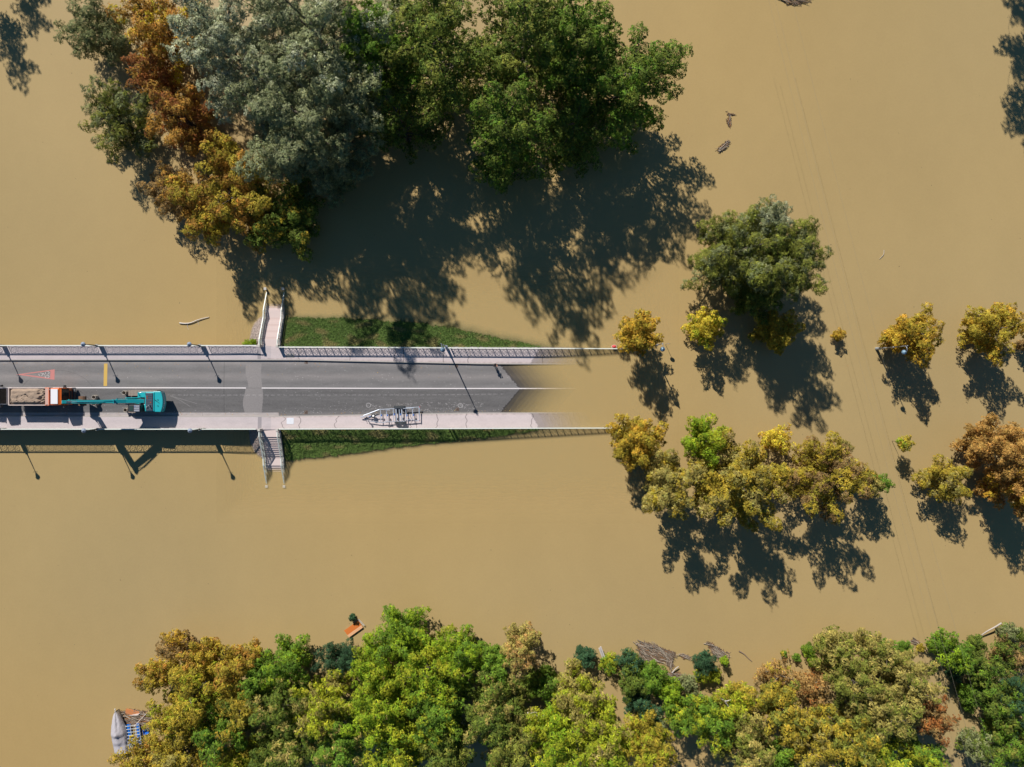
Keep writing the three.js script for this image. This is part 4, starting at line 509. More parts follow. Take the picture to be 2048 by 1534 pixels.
  { const c = P(264, 1423.5, 0.2), o = thing('bark_slab', 'orange slab of broken wood on the drift mat by the boat', 'wood slab', [c.x, 0.12, c.z], -0.1); part(o, 'slab', extrude([[-0.95, -0.25], [-0.3, -0.45], [0.95, -0.25], [1.1, 0.05], [0.2, 0.25], [-0.9, 0.35]], 0.12, 0.02).rotateX(-Math.PI / 2), mat(0.45, 0.16, 0.05, 0.85)); part(o, 'edge', extrude([[-0.3, -0.55], [0.9, -0.4], [1.2, -0.1], [0.8, -0.2]], 0.16, 0.02).rotateX(-Math.PI / 2), mat(0.6, 0.5, 0.45, 0.8)); }
  // orange raft
  const o = P(707, 1258, 0.3), rf = thing('board_raft', 'orange wooden raft moored at the dark green shrubs', 'raft', [o.x, 0, o.z], 0.62), om = mat(0.52, 0.14, 0.02, 0.8), op = mat(0.62, 0.33, 0.17, 0.8);
  for (let k = 0; k < 6; k++) part(rf, 'plank', box(2.55 - 0.05 * (k % 2), 0.06, 0.2, 0, 0.26 + 0.004 * (k % 3), -0.52 + k * 0.21), k > 3 ? op : om);
  part(rf, 'joist', box(0.12, 0.16, 1.2, -0.9, 0.15, 0), om); part(rf, 'joist', box(0.12, 0.16, 1.2, 0.9, 0.15, 0), om);
  for (const x of [-0.7, 0.7]) part(rf, 'float', cyl(0.2, 0.2, 1.2, 12, x, -0.02, 0, Math.PI / 2), mat(0.2, 0.18, 0.15, 0.8));
  part(rf, 'end_frame', [box(0.05, 0.1, 1.3, 1.42, 0.28, -0.1, 0.15), box(0.05, 0.1, 1.3, 1.56, 0.28, -0.1, 0.15)], mat(0.5, 0.46, 0.42, 0.8));
}
driftMat('large raft of driftwood caught between dark green shrubs', [[1276, 1288], [1284, 1284], [1300, 1287], [1330, 1298], [1352, 1306], [1346, 1318], [1330, 1322], [1318, 1324], [1300, 1330], [1290, 1330], [1282, 1316]], 1300, 92, 0.55);
driftMat('driftwood strip trailing from the large raft', [[1330, 1312], [1342, 1316], [1348, 1332], [1340, 1336], [1332, 1326]], 130, 93, 1.3);
driftMat('driftwood heap with a pale log above green bushes', [[1336, 1346], [1356, 1344], [1364, 1352], [1358, 1362], [1342, 1364]], 260, 94, 0.2, { rust: 0.3 });
driftMat('narrow driftwood raft beside the round dark shrub', [[1414, 1286], [1422, 1286], [1452, 1306], [1448, 1312], [1436, 1316], [1426, 1308]], 420, 95, 0.55);
driftMat('small driftwood clump afloat right of the large raft', [[1362, 1310], [1372, 1309], [1379, 1313], [1374, 1317], [1364, 1315]], 80, 96, 0.2, { rust: 0.4 });
log('drift_log', 'pale bare log pointing up beside green bushes', [[1344, 1346, 0.3], [1350, 1339, 0.4], [1357, 1333, 0.5]], 0.1, 0.08, [0.42, 0.37, 0.33]);
log('drift_log', 'brown forked log afloat beside the narrow driftwood raft', [[1453, 1303], [1458, 1308], [1457, 1322]], 0.09, 0.04, [0.17, 0.12, 0.09], 'log', [[[1458, 1307], [1462, 1304]]]);
log('drift_log', 'curved grey log among bushes below the dark shrub', [[1435, 1348], [1440, 1360], [1441, 1372]], 0.13, 0.07, [0.24, 0.19, 0.15]);
log('drift_log', 'brown log afloat left of the reddish bare bushes', [[1478, 1302], [1488, 1308], [1496, 1316], [1504, 1323]], 0.09, 0.04, [0.20, 0.14, 0.10]);
log('fallen_branch', 'long bare white branch afloat above the bridge railing', [[359, 646, 0.1], [370, 647, 0.12], [380, 646, 0.15], [398, 639, 0.15], [418, 634, 0.1]], 0.10, 0.045, [0.58, 0.52, 0.47], 'branch', [[[375, 647], [375, 654], [378, 660]], [[395, 641], [398, 650]]]);
log('fallen_log', 'long pale bare trunk leaning from the bank at the right', [[1962, 1271, 0.4], [1975, 1262, 0.8], [1990, 1254, 1.0], [2003, 1246, 1.2]], 0.08, 0.12, [0.40, 0.35, 0.31], 'log');
log('fallen_log', 'thin white trunk lying beside the pale olive tree', [[1660, 1308, 1], [1665, 1317, 1.6], [1672, 1326, 2]], 0.08, 0.05, [0.42, 0.37, 0.32], 'log');
log('dead_branches', 'tangle of grey dead branches over the dark forest gap', [[1055, 1425, 6], [1062, 1432, 6.4], [1072, 1430, 6.6]], 0.09, 0.05, [0.42, 0.37, 0.33], 'branch', [[[1062, 1432, 6.3], [1070, 1440, 6.2], [1078, 1444, 6]], [[1058, 1428, 6.2], [1070, 1424, 6.8], [1080, 1428, 6.8]], [[1064, 1432, 6.3], [1062, 1444, 5.8]], [[1070, 1430, 6.5], [1082, 1434, 6.5], [1088, 1430, 6.6]]]);
log('dead_branches', 'pale bare branches above the bright green treetop', [[1440, 1396, 4], [1452, 1402, 4.4], [1462, 1399, 4.4]], 0.08, 0.05, [0.5, 0.45, 0.42], 'branch', [[[1450, 1402, 4.4], [1458, 1414, 4.4], [1466, 1420, 4]], [[1444, 1398, 4.2], [1452, 1408, 4.2]]]);
{ const c = P(1205, 1308.5, 0.5), g = thing('wooden_beam', 'weathered grey double plank sticking out above yellow bush', 'plank', [c.x, 0.75, c.z], 0.36 + Math.PI / 2); for (const z of [-0.13, 0.13]) part(g, 'plank', box(2.6 + z, 0.09, 0.22, 0, 0, z, 0, 0.18), mat(0.5, 0.455, 0.44, 0.85)); part(g, 'crossbar', box(0.12, 0.1, 0.5, 0.7, 0.03, 0, 0, 0.18), mat(0.44, 0.4, 0.38, 0.85)); part(g, 'support', cyl(0.1, 0.12, 1.6, 8, 0.8, -0.7, 0), mat(0.25, 0.2, 0.16, 0.9)); }
for (const [lab, poly, n, s, a] of [['dark clump of drift twigs on open water right of the green trees', [[1436, 300], [1444, 291], [1456, 281], [1459, 285], [1450, 297], [1440, 303]], 150, 101, -0.7], ['sparse drift twigs on open water above the twig clump', [[1454, 240], [1459, 236], [1462, 246], [1459, 256], [1455, 247]], 50, 102, 1.4], ['thin scatter of drift weed near the power line', [[1452, 222], [1458, 227], [1470, 227], [1466, 232], [1456, 230]], 22, 103, 0.2], ['drift wood bits against the top frame edge', [[1562, 0], [1618, -6], [1622, 4], [1600, 10], [1578, 12]], 120, 104, 0.2], ['brown drift tuft floating left of the green bank bush', [[1822, 1280], [1832, 1278], [1838, 1286], [1828, 1289]], 60, 105, 0.5]]) driftMat(lab, poly, n, s, a);
log('drift_stick', 'curved drift stick on open water above the golden row', [[1768, 500, 0.05], [1767, 509, 0.08], [1759, 518, 0.05]], 0.06, 0.03, [0.4, 0.34, 0.27], 'stick');
{ // overhead wires
  const wm = mat(0.36, 0.31, 0.22, 0.35, { metalness: 0.3 });
  const wire = (lab, a, b, h) => { const g = thing('overhead_wire', lab, 'wire', [0, 0, 0], 0), p = [], A = P(...a, h), B2 = P(...b, h); for (let k = 0; k <= 20; k++) { const q = A.clone().lerp(B2, k / 20); q.y -= 1.2 * (1 - (2 * k / 20 - 1) ** 2); p.push(q); } part(g, 'cable', limb(p, 0.009, 0.009, 5, 40), wm); };
  wire('left one of the overhead wires crossing the flood', [1528, -40], [1952, 1580], 8.5); wire('middle one of the overhead wires crossing the flood', [1541, -40], [1968, 1580], 9.2); wire('right one of the overhead wires crossing the flood', [1575, -40], [2002, 1580], 8.5);
}

/* ---------- trees ---------- */
const up = V(0, 1, 0);
function spray(kind, seed) {                                       // a twig clump of leaves, about one unit in radius
  const r = rngOf(seed), nc = kind === 'fine' ? 7 : 6, per = kind === 'fine' ? 9 : kind === 'big' ? 6 : 7, p = [], c = [], ix = [], nn = V(0, 0, 0), t = V(0, 0, 0), b = V(0, 0, 0);
  for (let m = 0; m < nc; m++) {                                   // small leaf bunches, each with its own tilt and tone
    const am = m * 2.4 + r(), qm = m ? 0.35 + 0.5 * r() : 0.1, cx = qm * Math.cos(am), cz = qm * Math.sin(am), cy = 0.45 * (1 - qm * qm) + 0.5 * (r() - 0.6), tx = 1.1 * (r() - 0.5), tz = 1.1 * (r() - 0.5), tone = 0.58 + 0.8 * r(), hue = 0.16 * (r() - 0.5);
    for (let k = 0; k < per; k++) {
      const a = r() * 6.283, q = 0.36 * Math.sqrt(r()), x = cx + q * Math.cos(a), z = cz + q * Math.sin(a), y = cy - 0.3 * q + 0.18 * (r() - 0.5);
      nn.set(x * 0.55 + tx + 0.8 * (r() - 0.5), 1.15, z * 0.55 + tz + 0.8 * (r() - 0.5)).normalize();
      t.set(x + 0.8 * (r() - 0.5), -0.25 + 0.3 * r(), z + 0.8 * (r() - 0.5)); t.addScaledVector(nn, -t.dot(nn)).normalize(); b.crossVectors(nn, t);
      const L = (kind === 'fine' ? 0.36 : kind === 'big' ? 0.40 : 0.34) * (0.7 + 0.6 * r()), W = kind === 'fine' ? L * 0.2 : L * 0.42, v = tone * (0.85 + 0.3 * r()), i0 = p.length / 3, f = 0.12 * L;
      const put = (u, w, o) => p.push(x + t.x * u + b.x * w + nn.x * o, y + t.y * u + b.y * w + nn.y * o, z + t.z * u + b.z * w + nn.z * o);
      put(-L / 2, 0, 0); put(0, -W, f); put(L / 2, 0, 0); put(0, W, f);
      const h = hue + 0.08 * (r() - 0.5); for (let s = 0; s < 4; s++) c.push(v * (1 + h), v, v * (1 - h));
      ix.push(i0, i0 + 1, i0 + 2, i0, i0 + 2, i0 + 3);
    }
  }
  const g = new THREE.BufferGeometry(); g.setAttribute('position', new THREE.Float32BufferAttribute(p, 3)); g.setAttribute('color', new THREE.Float32BufferAttribute(c, 3)); g.setIndex(ix); g.computeVertexNormals(); return g;
}
const SPRAY = { broad: [spray('broad', 1), spray('broad', 2), spray('broad', 7)], fine: [spray('fine', 3), spray('fine', 4), spray('fine', 8)], big: [spray('big', 5), spray('big', 6), spray('big', 9)] };
const leafM = new THREE.MeshPhysicalMaterial({ vertexColors: true, roughness: 0.8, transmission: 0.4, side: THREE.DoubleSide, specularIntensity: 0.3 }), silverM = new THREE.MeshPhysicalMaterial({ vertexColors: true, roughness: 0.6, transmission: 0.2, side: THREE.DoubleSide, specularIntensity: 0.7 });
const bark = mat(0.085, 0.065, 0.05, 0.95), barkPale = mat(0.22, 0.19, 0.16, 0.95);
const COL = {
  gold: [[0.37, 0.25, 0.024], [0.29, 0.22, 0.022], [0.43, 0.22, 0.026]], yellow: [[0.46, 0.37, 0.03], [0.36, 0.32, 0.03], [0.50, 0.36, 0.04]], olivegold: [[0.30, 0.235, 0.024], [0.22, 0.195, 0.022], [0.37, 0.245, 0.028]],
  green: [[0.10, 0.135, 0.017], [0.072, 0.115, 0.016], [0.17, 0.185, 0.022]], leafgreen: [[0.105, 0.18, 0.015], [0.075, 0.15, 0.015], [0.17, 0.23, 0.018]], bright: [[0.17, 0.245, 0.010], [0.12, 0.205, 0.010], [0.26, 0.285, 0.014]], yg: [[0.26, 0.28, 0.015], [0.18, 0.24, 0.014], [0.34, 0.31, 0.02]],
  dark: [[0.036, 0.085, 0.036], [0.028, 0.07, 0.03], [0.05, 0.10, 0.035]], silver: [[0.27, 0.28, 0.15], [0.18, 0.20, 0.10], [0.42, 0.42, 0.31]], sage: [[0.17, 0.185, 0.075], [0.12, 0.14, 0.05], [0.25, 0.255, 0.12]], orange: [[0.34, 0.20, 0.05], [0.28, 0.18, 0.04], [0.38, 0.21, 0.06]],
  redbrown: [[0.24, 0.09, 0.022], [0.20, 0.085, 0.022], [0.30, 0.13, 0.03]], brown: [[0.21, 0.135, 0.045], [0.17, 0.115, 0.04], [0.26, 0.15, 0.055]], rust: [[0.31, 0.19, 0.06], [0.25, 0.15, 0.05], [0.37, 0.25, 0.08]], pale: [[0.27, 0.225, 0.055], [0.21, 0.19, 0.045], [0.34, 0.265, 0.085]], willow: [[0.165, 0.175, 0.026], [0.12, 0.145, 0.024], [0.23, 0.225, 0.036]], ochre: [[0.33, 0.19, 0.03], [0.25, 0.16, 0.028], [0.38, 0.17, 0.03]],
};
let sprays = 0;
function tree(px, py, rp, hc, vr, kind, col, label, o = {}) {      // crown centre in the photograph, crown radius in photo pixels, height of crown centre, vertical radius
  const c = P(px, py, hc), R = 1.17 * rp * (H - hc) / F, rnd = rngOf(1000 + Math.round(px * 7 + py * 13)), g = thing(o.name ?? 'tree', label, o.cat ?? 'tree', [c.x, -0.5, c.z], 0, o.group), yc = hc + 0.5;
  if (!o.stem) vr = Math.max(0.4, hc - 0.25);
  const seedN = rnd() * 100, nb = Math.round((o.boughs ?? clamp(9 + R * 2.3, 7, 34)) * (o.stem ? 1 : clamp(0.5 + 0.5 * vr / R, 0.85, 1.6))), clumps = [], rc = Math.min(R * 0.3, 0.34 + 0.085 * R) * (o.cr ?? 1);
  const lean = V(0.2 * (rnd() - 0.5) * R, 0, 0.2 * (rnd() - 0.5) * R), tr = o.trunk ?? clamp(R * 0.05, 0.06, 0.4), wm = o.bark ?? bark, wood = [];
  const axis = (y) => { const s = clamp(y / yc, 0, 1.3); return V(lean.x * s, y, lean.z * s); };
  for (let k = 0; k < nb; k++) {
    const yv = lerp(o.stem ? -0.6 : -0.8, 0.95, (k + 0.5) / nb), a = k * 2.39996 + rnd() * 0.9, q = (yv < 0 && !o.stem ? 0.93 + 0.1 * yv : Math.sqrt(Math.max(0.03, 1 - yv * yv))) * clamp(0.82 + 0.30 * n2(Math.cos(a) * 1.1 + seedN, Math.sin(a) * 1.1 + yv * 1.5) + 0.16 * (rnd() - 0.5), 0.5, 1.04);
    const e = V(lean.x + Math.cos(a) * q * (R - rc * 0.6), yc + yv * (vr - rc * 0.5), lean.z + Math.sin(a) * q * (R - rc * 0.6)), s = axis(clamp(e.y - (0.45 + 0.3 * rnd()) * R * q - 0.3, 0.15 * yc, yc + vr * 0.6)), m = s.clone().lerp(e, 0.5); m.y += 0.10 * R * q; m.x += 0.1 * R * (rnd() - 0.5); m.z += 0.1 * R * (rnd() - 0.5);
    const curve = new THREE.QuadraticBezierCurve3(s, m, e), len = s.distanceTo(e), n = Math.max(2, Math.ceil(0.66 * len / (rc * 1.05)));
    wood.push(limb([s, m.clone().lerp(s.clone().lerp(e, 0.5), 0.5), e], tr * 0.4, tr * 0.07, 5, 6));
    for (let i = 0; i < n; i++) { const t = lerp(0.36, 1, n > 1 ? i / (n - 1) : 1), c0 = curve.getPoint(t), rr = rc * (0.72 + 0.5 * rnd()) * (1.12 - 0.34 * t), w = 0.55 * rc * (1.1 - t * 0.5) * (i % 2 ? 1 : -1); c0.x += -Math.sin(a) * w + 0.4 * rc * (rnd() - 0.5); c0.z += Math.cos(a) * w + 0.4 * rc * (rnd() - 0.5); c0.y += 0.4 * rc * (rnd() - 0.3); clumps.push({ p: c0, r: rr, d: V(Math.cos(a) * q, 0.5 + 0.5 * yv, Math.sin(a) * q).normalize(), t }); }
  }
  // wood
  part(g, 'trunk', limb([V(o.foot ?? 0, 0, 0), V(lean.x * 0.3 + 0.6 * (o.foot ?? 0), yc * 0.35, lean.z * 0.3), V(lean.x, yc * 0.75, lean.z), V(lean.x * 1.2, yc + vr * 0.3, lean.z * 1.2)], tr, tr * 0.3, 8, 10), wm);
  part(g, 'limbs', wood, wm);
  // foliage
  const sz = 0.84 * (o.size ?? 0.5) * (kind === 'fine' ? 1.1 : 1), pal = COL[col], alt = o.alt ? COL[o.alt] : null, open = o.open ?? 0.12, dens = 1.2 * (o.dens ?? 1), list = [[], [], []], cc = new THREE.Color(), d = V(0, 0, 0), q = V(0, 0, 0), qq = new THREE.Quaternion();
  const add = (pos, dir, s, tone, li) => {
    const w = rnd(), w2 = Math.max(0, w - 0.6) * 1.6, base = alt && n3(pos.x * 0.35 + seedN, pos.y * 0.35, pos.z * 0.35) + 0.9 * (rnd() - 0.5) > (o.mix ?? 0.35) ? alt : pal, a = base[0], b = w < 0.5 ? base[1] : base[2], k = w < 0.5 ? 0.8 * rnd() : w2;
    cc.setRGB(lerp(a[0], b[0], k), lerp(a[1], b[1], k), lerp(a[2], b[2], k)).multiplyScalar(1.55 * tone * (0.8 + 0.4 * rnd()));
    q.copy(dir).multiplyScalar(0.75).addScaledVector(up, 0.6); q.x += 0.5 * (rnd() - 0.5); q.z += 0.5 * (rnd() - 0.5); q.normalize(); qq.setFromUnitVectors(up, q).multiply(E(0, rnd() * 6.283, 0));
    list[li].push([M4(pos, qq, V(s, s * (0.7 + 0.5 * rnd()), s)), cc.clone()]);
  };
  let tone = 1, mixOf = pal;
  clumps.forEach((l, li) => {
    if (li % 3 === 0) tone = 0.84 + 0.32 * rnd();
    const n = Math.max(5, Math.round(dens * 1.55 * 4 * l.r * l.r * 0.8 / (sz * sz)));
    for (let k = 0; k < n; k++) {
      const y = 1 - 1.55 * (k + rnd()) / n, a = k * 2.39996 + rnd() * 0.9, s = Math.sqrt(Math.max(0, 1 - y * y)); d.set(Math.cos(a) * s, y, Math.sin(a) * s);
      const bump = 0.92 + 0.22 * n3(l.p.x * 1.3 + d.x + seedN, l.p.y + d.y, l.p.z * 1.3 + d.z) + 0.2 * (rnd() - 0.5), pos = l.p.clone(); pos.x += d.x * l.r * bump * 1.08; pos.y += d.y * l.r * bump * 0.72; pos.z += d.z * l.r * bump * 1.08;
      if (pos.y < 0.42) continue;
      if (n3(pos.x * 0.8 + seedN, pos.y * 0.8, pos.z * 0.8) < -1 + 2 * open * 0.85) continue;
      let buried = false; for (let m = Math.max(0, li - 40); m < Math.min(clumps.length, li + 40) && !buried; m++) if (m !== li && clumps[m].p.distanceTo(pos) < clumps[m].r * 0.62) buried = true;
      if (buried && rnd() < 0.85) continue;
      add(pos, d, sz * (0.6 + 0.6 * rnd()), tone, k % 3);
    }
    if (l.t > 0.8) { // leafy shoots that break the outline
      const ns = Math.round((o.shoots ?? 1) * (1 + 2 * rnd()));
      for (let k = 0; k < ns; k++) { d.copy(l.d); d.x += 0.9 * (rnd() - 0.5); d.z += 0.9 * (rnd() - 0.5); d.y += 0.5 * (rnd() - 0.4); d.normalize(); const L = (0.25 + 0.5 * rnd()) * Math.min(1.2, l.r); for (let m = 0; m < 3; m++) add(l.p.clone().addScaledVector(d, l.r * 0.9 + L * (m + 1) / 2.2), d, sz * (0.58 - 0.12 * m), tone * 1.04, m); }
    }
  });
  const crown = new THREE.Group(); crown.name = 'crown'; crown.userData.kind = 'stuff'; g.add(crown);
  list.forEach((l, i) => { if (l.length) { copies(crown, 'leaves', SPRAY[kind][i], o.silver ? silverM : leafM, l); sprays += l.length; } });
  return g;
}
const low = { name: 'shrub', cat: 'shrub' };
// the tall group at the top
tree(470, 120, 118, 12.5, 8, 'fine', 'silver', 'bright silver leaved poplar crown right of the golden tree', { silver: true, size: 0.62, open: 0.16 });
tree(645, 95, 162, 13.5, 9, 'fine', 'sage', 'tallest grey green poplar at the top edge', { silver: true, alt: 'silver', size: 0.66, open: 0.16 });
tree(618, 272, 142, 12.5, 8, 'fine', 'sage', 'dark grey green poplar crown above the golden brown tree', { silver: true, size: 0.64, open: 0.2 });
tree(872, 120, 140, 13.5, 9, 'broad', 'green', 'open green tree with yellowish tips left of the round green tree', { alt: 'willow', mix: 0.1, open: 0.3, size: 0.55, dens: 0.85 });
tree(1040, 80, 100, 13.5, 9, 'broad', 'green', 'tall green tree at the top edge between two green crowns', { alt: 'willow', mix: 0.25, open: 0.26, size: 0.55, dens: 0.9 });
tree(1245, 155, 118, 9.5, 9, 'broad', 'green', 'rightmost round dark green tree of the tall group', { alt: 'leafgreen', mix: 0.3, open: 0.18, size: 0.55 });
tree(1150, 105, 82, 12, 9, 'broad', 'green', 'tall green tree just left of the round dark green tree', { alt: 'leafgreen', mix: 0.2, open: 0.2, size: 0.55 });
tree(1010, 270, 90, 12.3, 7, 'broad', 'green', 'lower dark green tree hanging over the shaded water', { open: 0.24, size: 0.52, alt: 'leafgreen', mix: 0.4 });
tree(1150, 270, 80, 7, 6, 'broad', 'green', 'low green crown below the round dark green tree', { open: 0.28, size: 0.5, dens: 0.8 });
tree(765, 120, 84, 11, 7, 'broad', 'leafgreen', 'narrow dark green tree between poplar and open green tree', { open: 0.22 });
tree(800, 240, 72, 8, 6, 'broad', 'green', 'shaded open tree between the poplars and green trees', { open: 0.34, dens: 0.75 });
tree(325, 50, 80, 8, 7, 'broad', 'ochre', 'golden yellow tree at the top between grey willow and poplar', { alt: 'yellow', mix: 0.45, open: 0.16, size: 0.46 });
tree(308, 150, 50, 5, 4, 'broad', 'redbrown', 'small rust red tree below the golden yellow tree', { alt: 'ochre', mix: 0.2, open: 0.15, size: 0.42 });
tree(372, 232, 66, 6, 5, 'broad', 'ochre', 'orange brown tree left of the dark poplar', { alt: 'redbrown', mix: 0.25, open: 0.15, size: 0.44 });
tree(192, 58, 66, 5, 5, 'fine', 'sage', 'grey green willow at the top left', { open: 0.14, size: 0.5 });
tree(240, 245, 78, 5, 5, 'fine', 'willow', 'olive green willow left of the orange brown tree', { alt: 'sage', mix: 0.1, open: 0.16, size: 0.5 });
tree(455, 390, 112, 6, 6, 'broad', 'olivegold', 'golden brown tree nearest the floating white branch', { alt: 'ochre', mix: 0.05, open: 0.03, dens: 1.2, size: 0.46 });
tree(338, 380, 52, 3.5, 4, 'broad', 'brown', 'small brown tree at the left edge of the golden brown tree', { alt: 'ochre', mix: 0.2, open: 0.14, size: 0.42 });
tree(565, 430, 88, 4, 5, 'broad', 'green', 'shaded dark tree just above the stone stairs', { alt: 'olivegold', mix: 0.4, open: 0.14, size: 0.48 });
tree(660, 340, 62, 6, 5, 'fine', 'sage', 'shaded grey willow between poplar and stairs', { open: 0.2, size: 0.5 });
// big tree right of the middle
tree(1462, 512, 98, 8.2, 7, 'fine', 'willow', 'left half crown of the big round willow right of the ramp', { alt: 'sage', mix: 0.2, dens: 1.25, open: 0.04, size: 0.56 });
tree(1556, 520, 90, 9.8, 7, 'fine', 'willow', 'right half crown of the big round willow right of the ramp', { alt: 'sage', mix: 0.3, dens: 1.25, open: 0.05, size: 0.54 });
tree(1526, 448, 40, 9, 4, 'fine', 'silver', 'pale silvery top crown behind the big round willow', { alt: 'sage', mix: 0.2, open: 0.14, size: 0.46 });
tree(1515, 600, 46, 5, 4, 'fine', 'green', 'lower hanging crown at the front of the big round willow', { alt: 'willow', mix: 0.1, open: 0.16, size: 0.5 });
// the two rows beyond the ramp
const row = { group: 'young trees along the drowned road' };
tree(1278, 662, 47, 5.4, 3.6, 'big', 'gold', 'golden tree standing at the end of the far lattice railing', { ...row, size: 0.44, open: 0.04, dens: 1.15, alt: 'olivegold', mix: 0.5 });
tree(1408, 660, 38, 4, 3, 'big', 'yellow', 'small bright yellow tree between golden tree and big willow', { ...row, size: 0.42, open: 0.1, alt: 'yg', mix: 0.4 });
tree(1553, 662, 46, 4, 3.2, 'big', 'olivegold', 'shaded gold tree directly below the big willow', { ...row, size: 0.44, open: 0.04, dens: 1.15 });
tree(1678, 670, 11, 1.4, 0.9, 'big', 'gold', 'tiny ochre sapling in open water right of the willow shadow', { ...row, size: 0.26, open: 0.3, name: 'sapling' });
tree(1828, 665, 54, 5, 3.8, 'big', 'gold', 'golden tree behind the lone tall street lamp', { ...row, size: 0.44, open: 0.04, dens: 1.15, alt: 'olivegold', mix: 0.2 });
tree(1982, 663, 60, 5.4, 3.8, 'big', 'olivegold', 'dark gold tree at the right edge beside the lamp tree', { ...row, size: 0.46, open: 0.1, alt: 'gold', mix: 0.3 });
tree(2052, 690, 14, 2, 1.2, 'big', 'brown', 'small brown sapling cut by the right frame edge', { ...row, size: 0.3, open: 0.3, name: 'sapling' });
tree(1276, 888, 58, 4.6, 3.8, 'big', 'olivegold', 'olive gold tree at the end of the near lattice railing', { ...row, size: 0.44, open: 0.04, dens: 1.15, alt: 'gold', mix: 0.2 });
tree(1412, 878, 48, 4.4, 3.2, 'big', 'bright', 'bright green yellow tree below the small yellow tree', { ...row, size: 0.42, open: 0.08, alt: 'yg', mix: 0.2 });
tree(1552, 880, 31, 3.6, 2.6, 'big', 'yellow', 'thin yellow tree just below the willow shadow tip', { ...row, size: 0.38, open: 0.3, dens: 0.7, alt: 'gold', mix: 0.3 });
tree(1345, 965, 62, 7.2, 3.8, 'big', 'pale', 'olive tree between the railing end tree and big olive tree', { ...row, size: 0.46, open: 0.04, dens: 1.15, alt: 'olivegold', mix: 0.3 });
tree(1490, 968, 92, 7.6, 5, 'big', 'olivegold', 'largest olive tree of the row below the ramp', { ...row, size: 0.5, open: 0.04, dens: 1.15, alt: 'pale', mix: 0.2 });
tree(1645, 958, 78, 7.2, 4.6, 'big', 'olivegold', 'brownish olive tree at the right of the largest olive tree', { ...row, size: 0.48, open: 0.2, alt: 'brown', mix: 0.2 });
tree(1688, 893, 12, 2, 1.1, 'big', 'pale', 'tiny pale sapling above the brownish olive tree', { ...row, size: 0.26, open: 0.3, name: 'sapling' });
tree(1728, 968, 24, 4, 2, 'big', 'pale', 'small pale tree touching the brownish olive tree', { ...row, size: 0.36, open: 0.2 });
tree(1752, 962, 16, 4, 1.6, 'big', 'leafgreen', 'small green treetop at the right end of the olive row', { ...row, size: 0.34, open: 0.1 });
tree(1811, 886, 14, 3.6, 1.1, 'big', 'olivegold', 'thin lone sapling in open water below the lamp tree', { ...row, stem: true, size: 0.3, open: 0.2, alt: 'bright', mix: 0.2, name: 'sapling', trunk: 0.04 });
tree(1893, 960, 48, 4.2, 3, 'big', 'olivegold', 'olive tree with purple tinge left of the orange trees', { ...row, size: 0.44, open: 0.1, alt: 'pale', mix: 0.3 });
tree(1988, 893, 58, 7, 4, 'big', 'orange', 'upper orange tree at the right frame edge', { ...row, size: 0.44, open: 0.04, dens: 1.15 });
tree(2028, 972, 52, 6, 4, 'big', 'orange', 'lower orange tree at the right frame edge', { ...row, size: 0.44, open: 0.04, dens: 1.15, alt: 'gold', mix: 0.3 });
// trees outside the frame whose shade falls into it
tree(-209, -195, 46, 12, 5, 'broad', 'green', 'tree beyond the top left corner shading the water', { open: 0.2, stem: true, trunk: 0.035 });
tree(-169, -308, 42, 12, 5, 'broad', 'green', 'second tree beyond the top left corner', { open: 0.2, stem: true, trunk: 0.035 });
tree(2098, -160, 46, 16.5, 5, 'broad', 'green', 'tall tree beyond the top right corner, nearest of three', { open: 0.2, stem: true, trunk: 0.035, foot: 10 });
tree(2104, -290, 46, 16.5, 5, 'broad', 'green', 'tall tree beyond the top right corner, middle of three', { open: 0.2, stem: true, trunk: 0.035, foot: 10 });
tree(2104, -425, 46, 16.5, 5, 'broad', 'green', 'tall tree beyond the top right corner, farthest of three', { open: 0.2, stem: true, trunk: 0.035, foot: 10 });
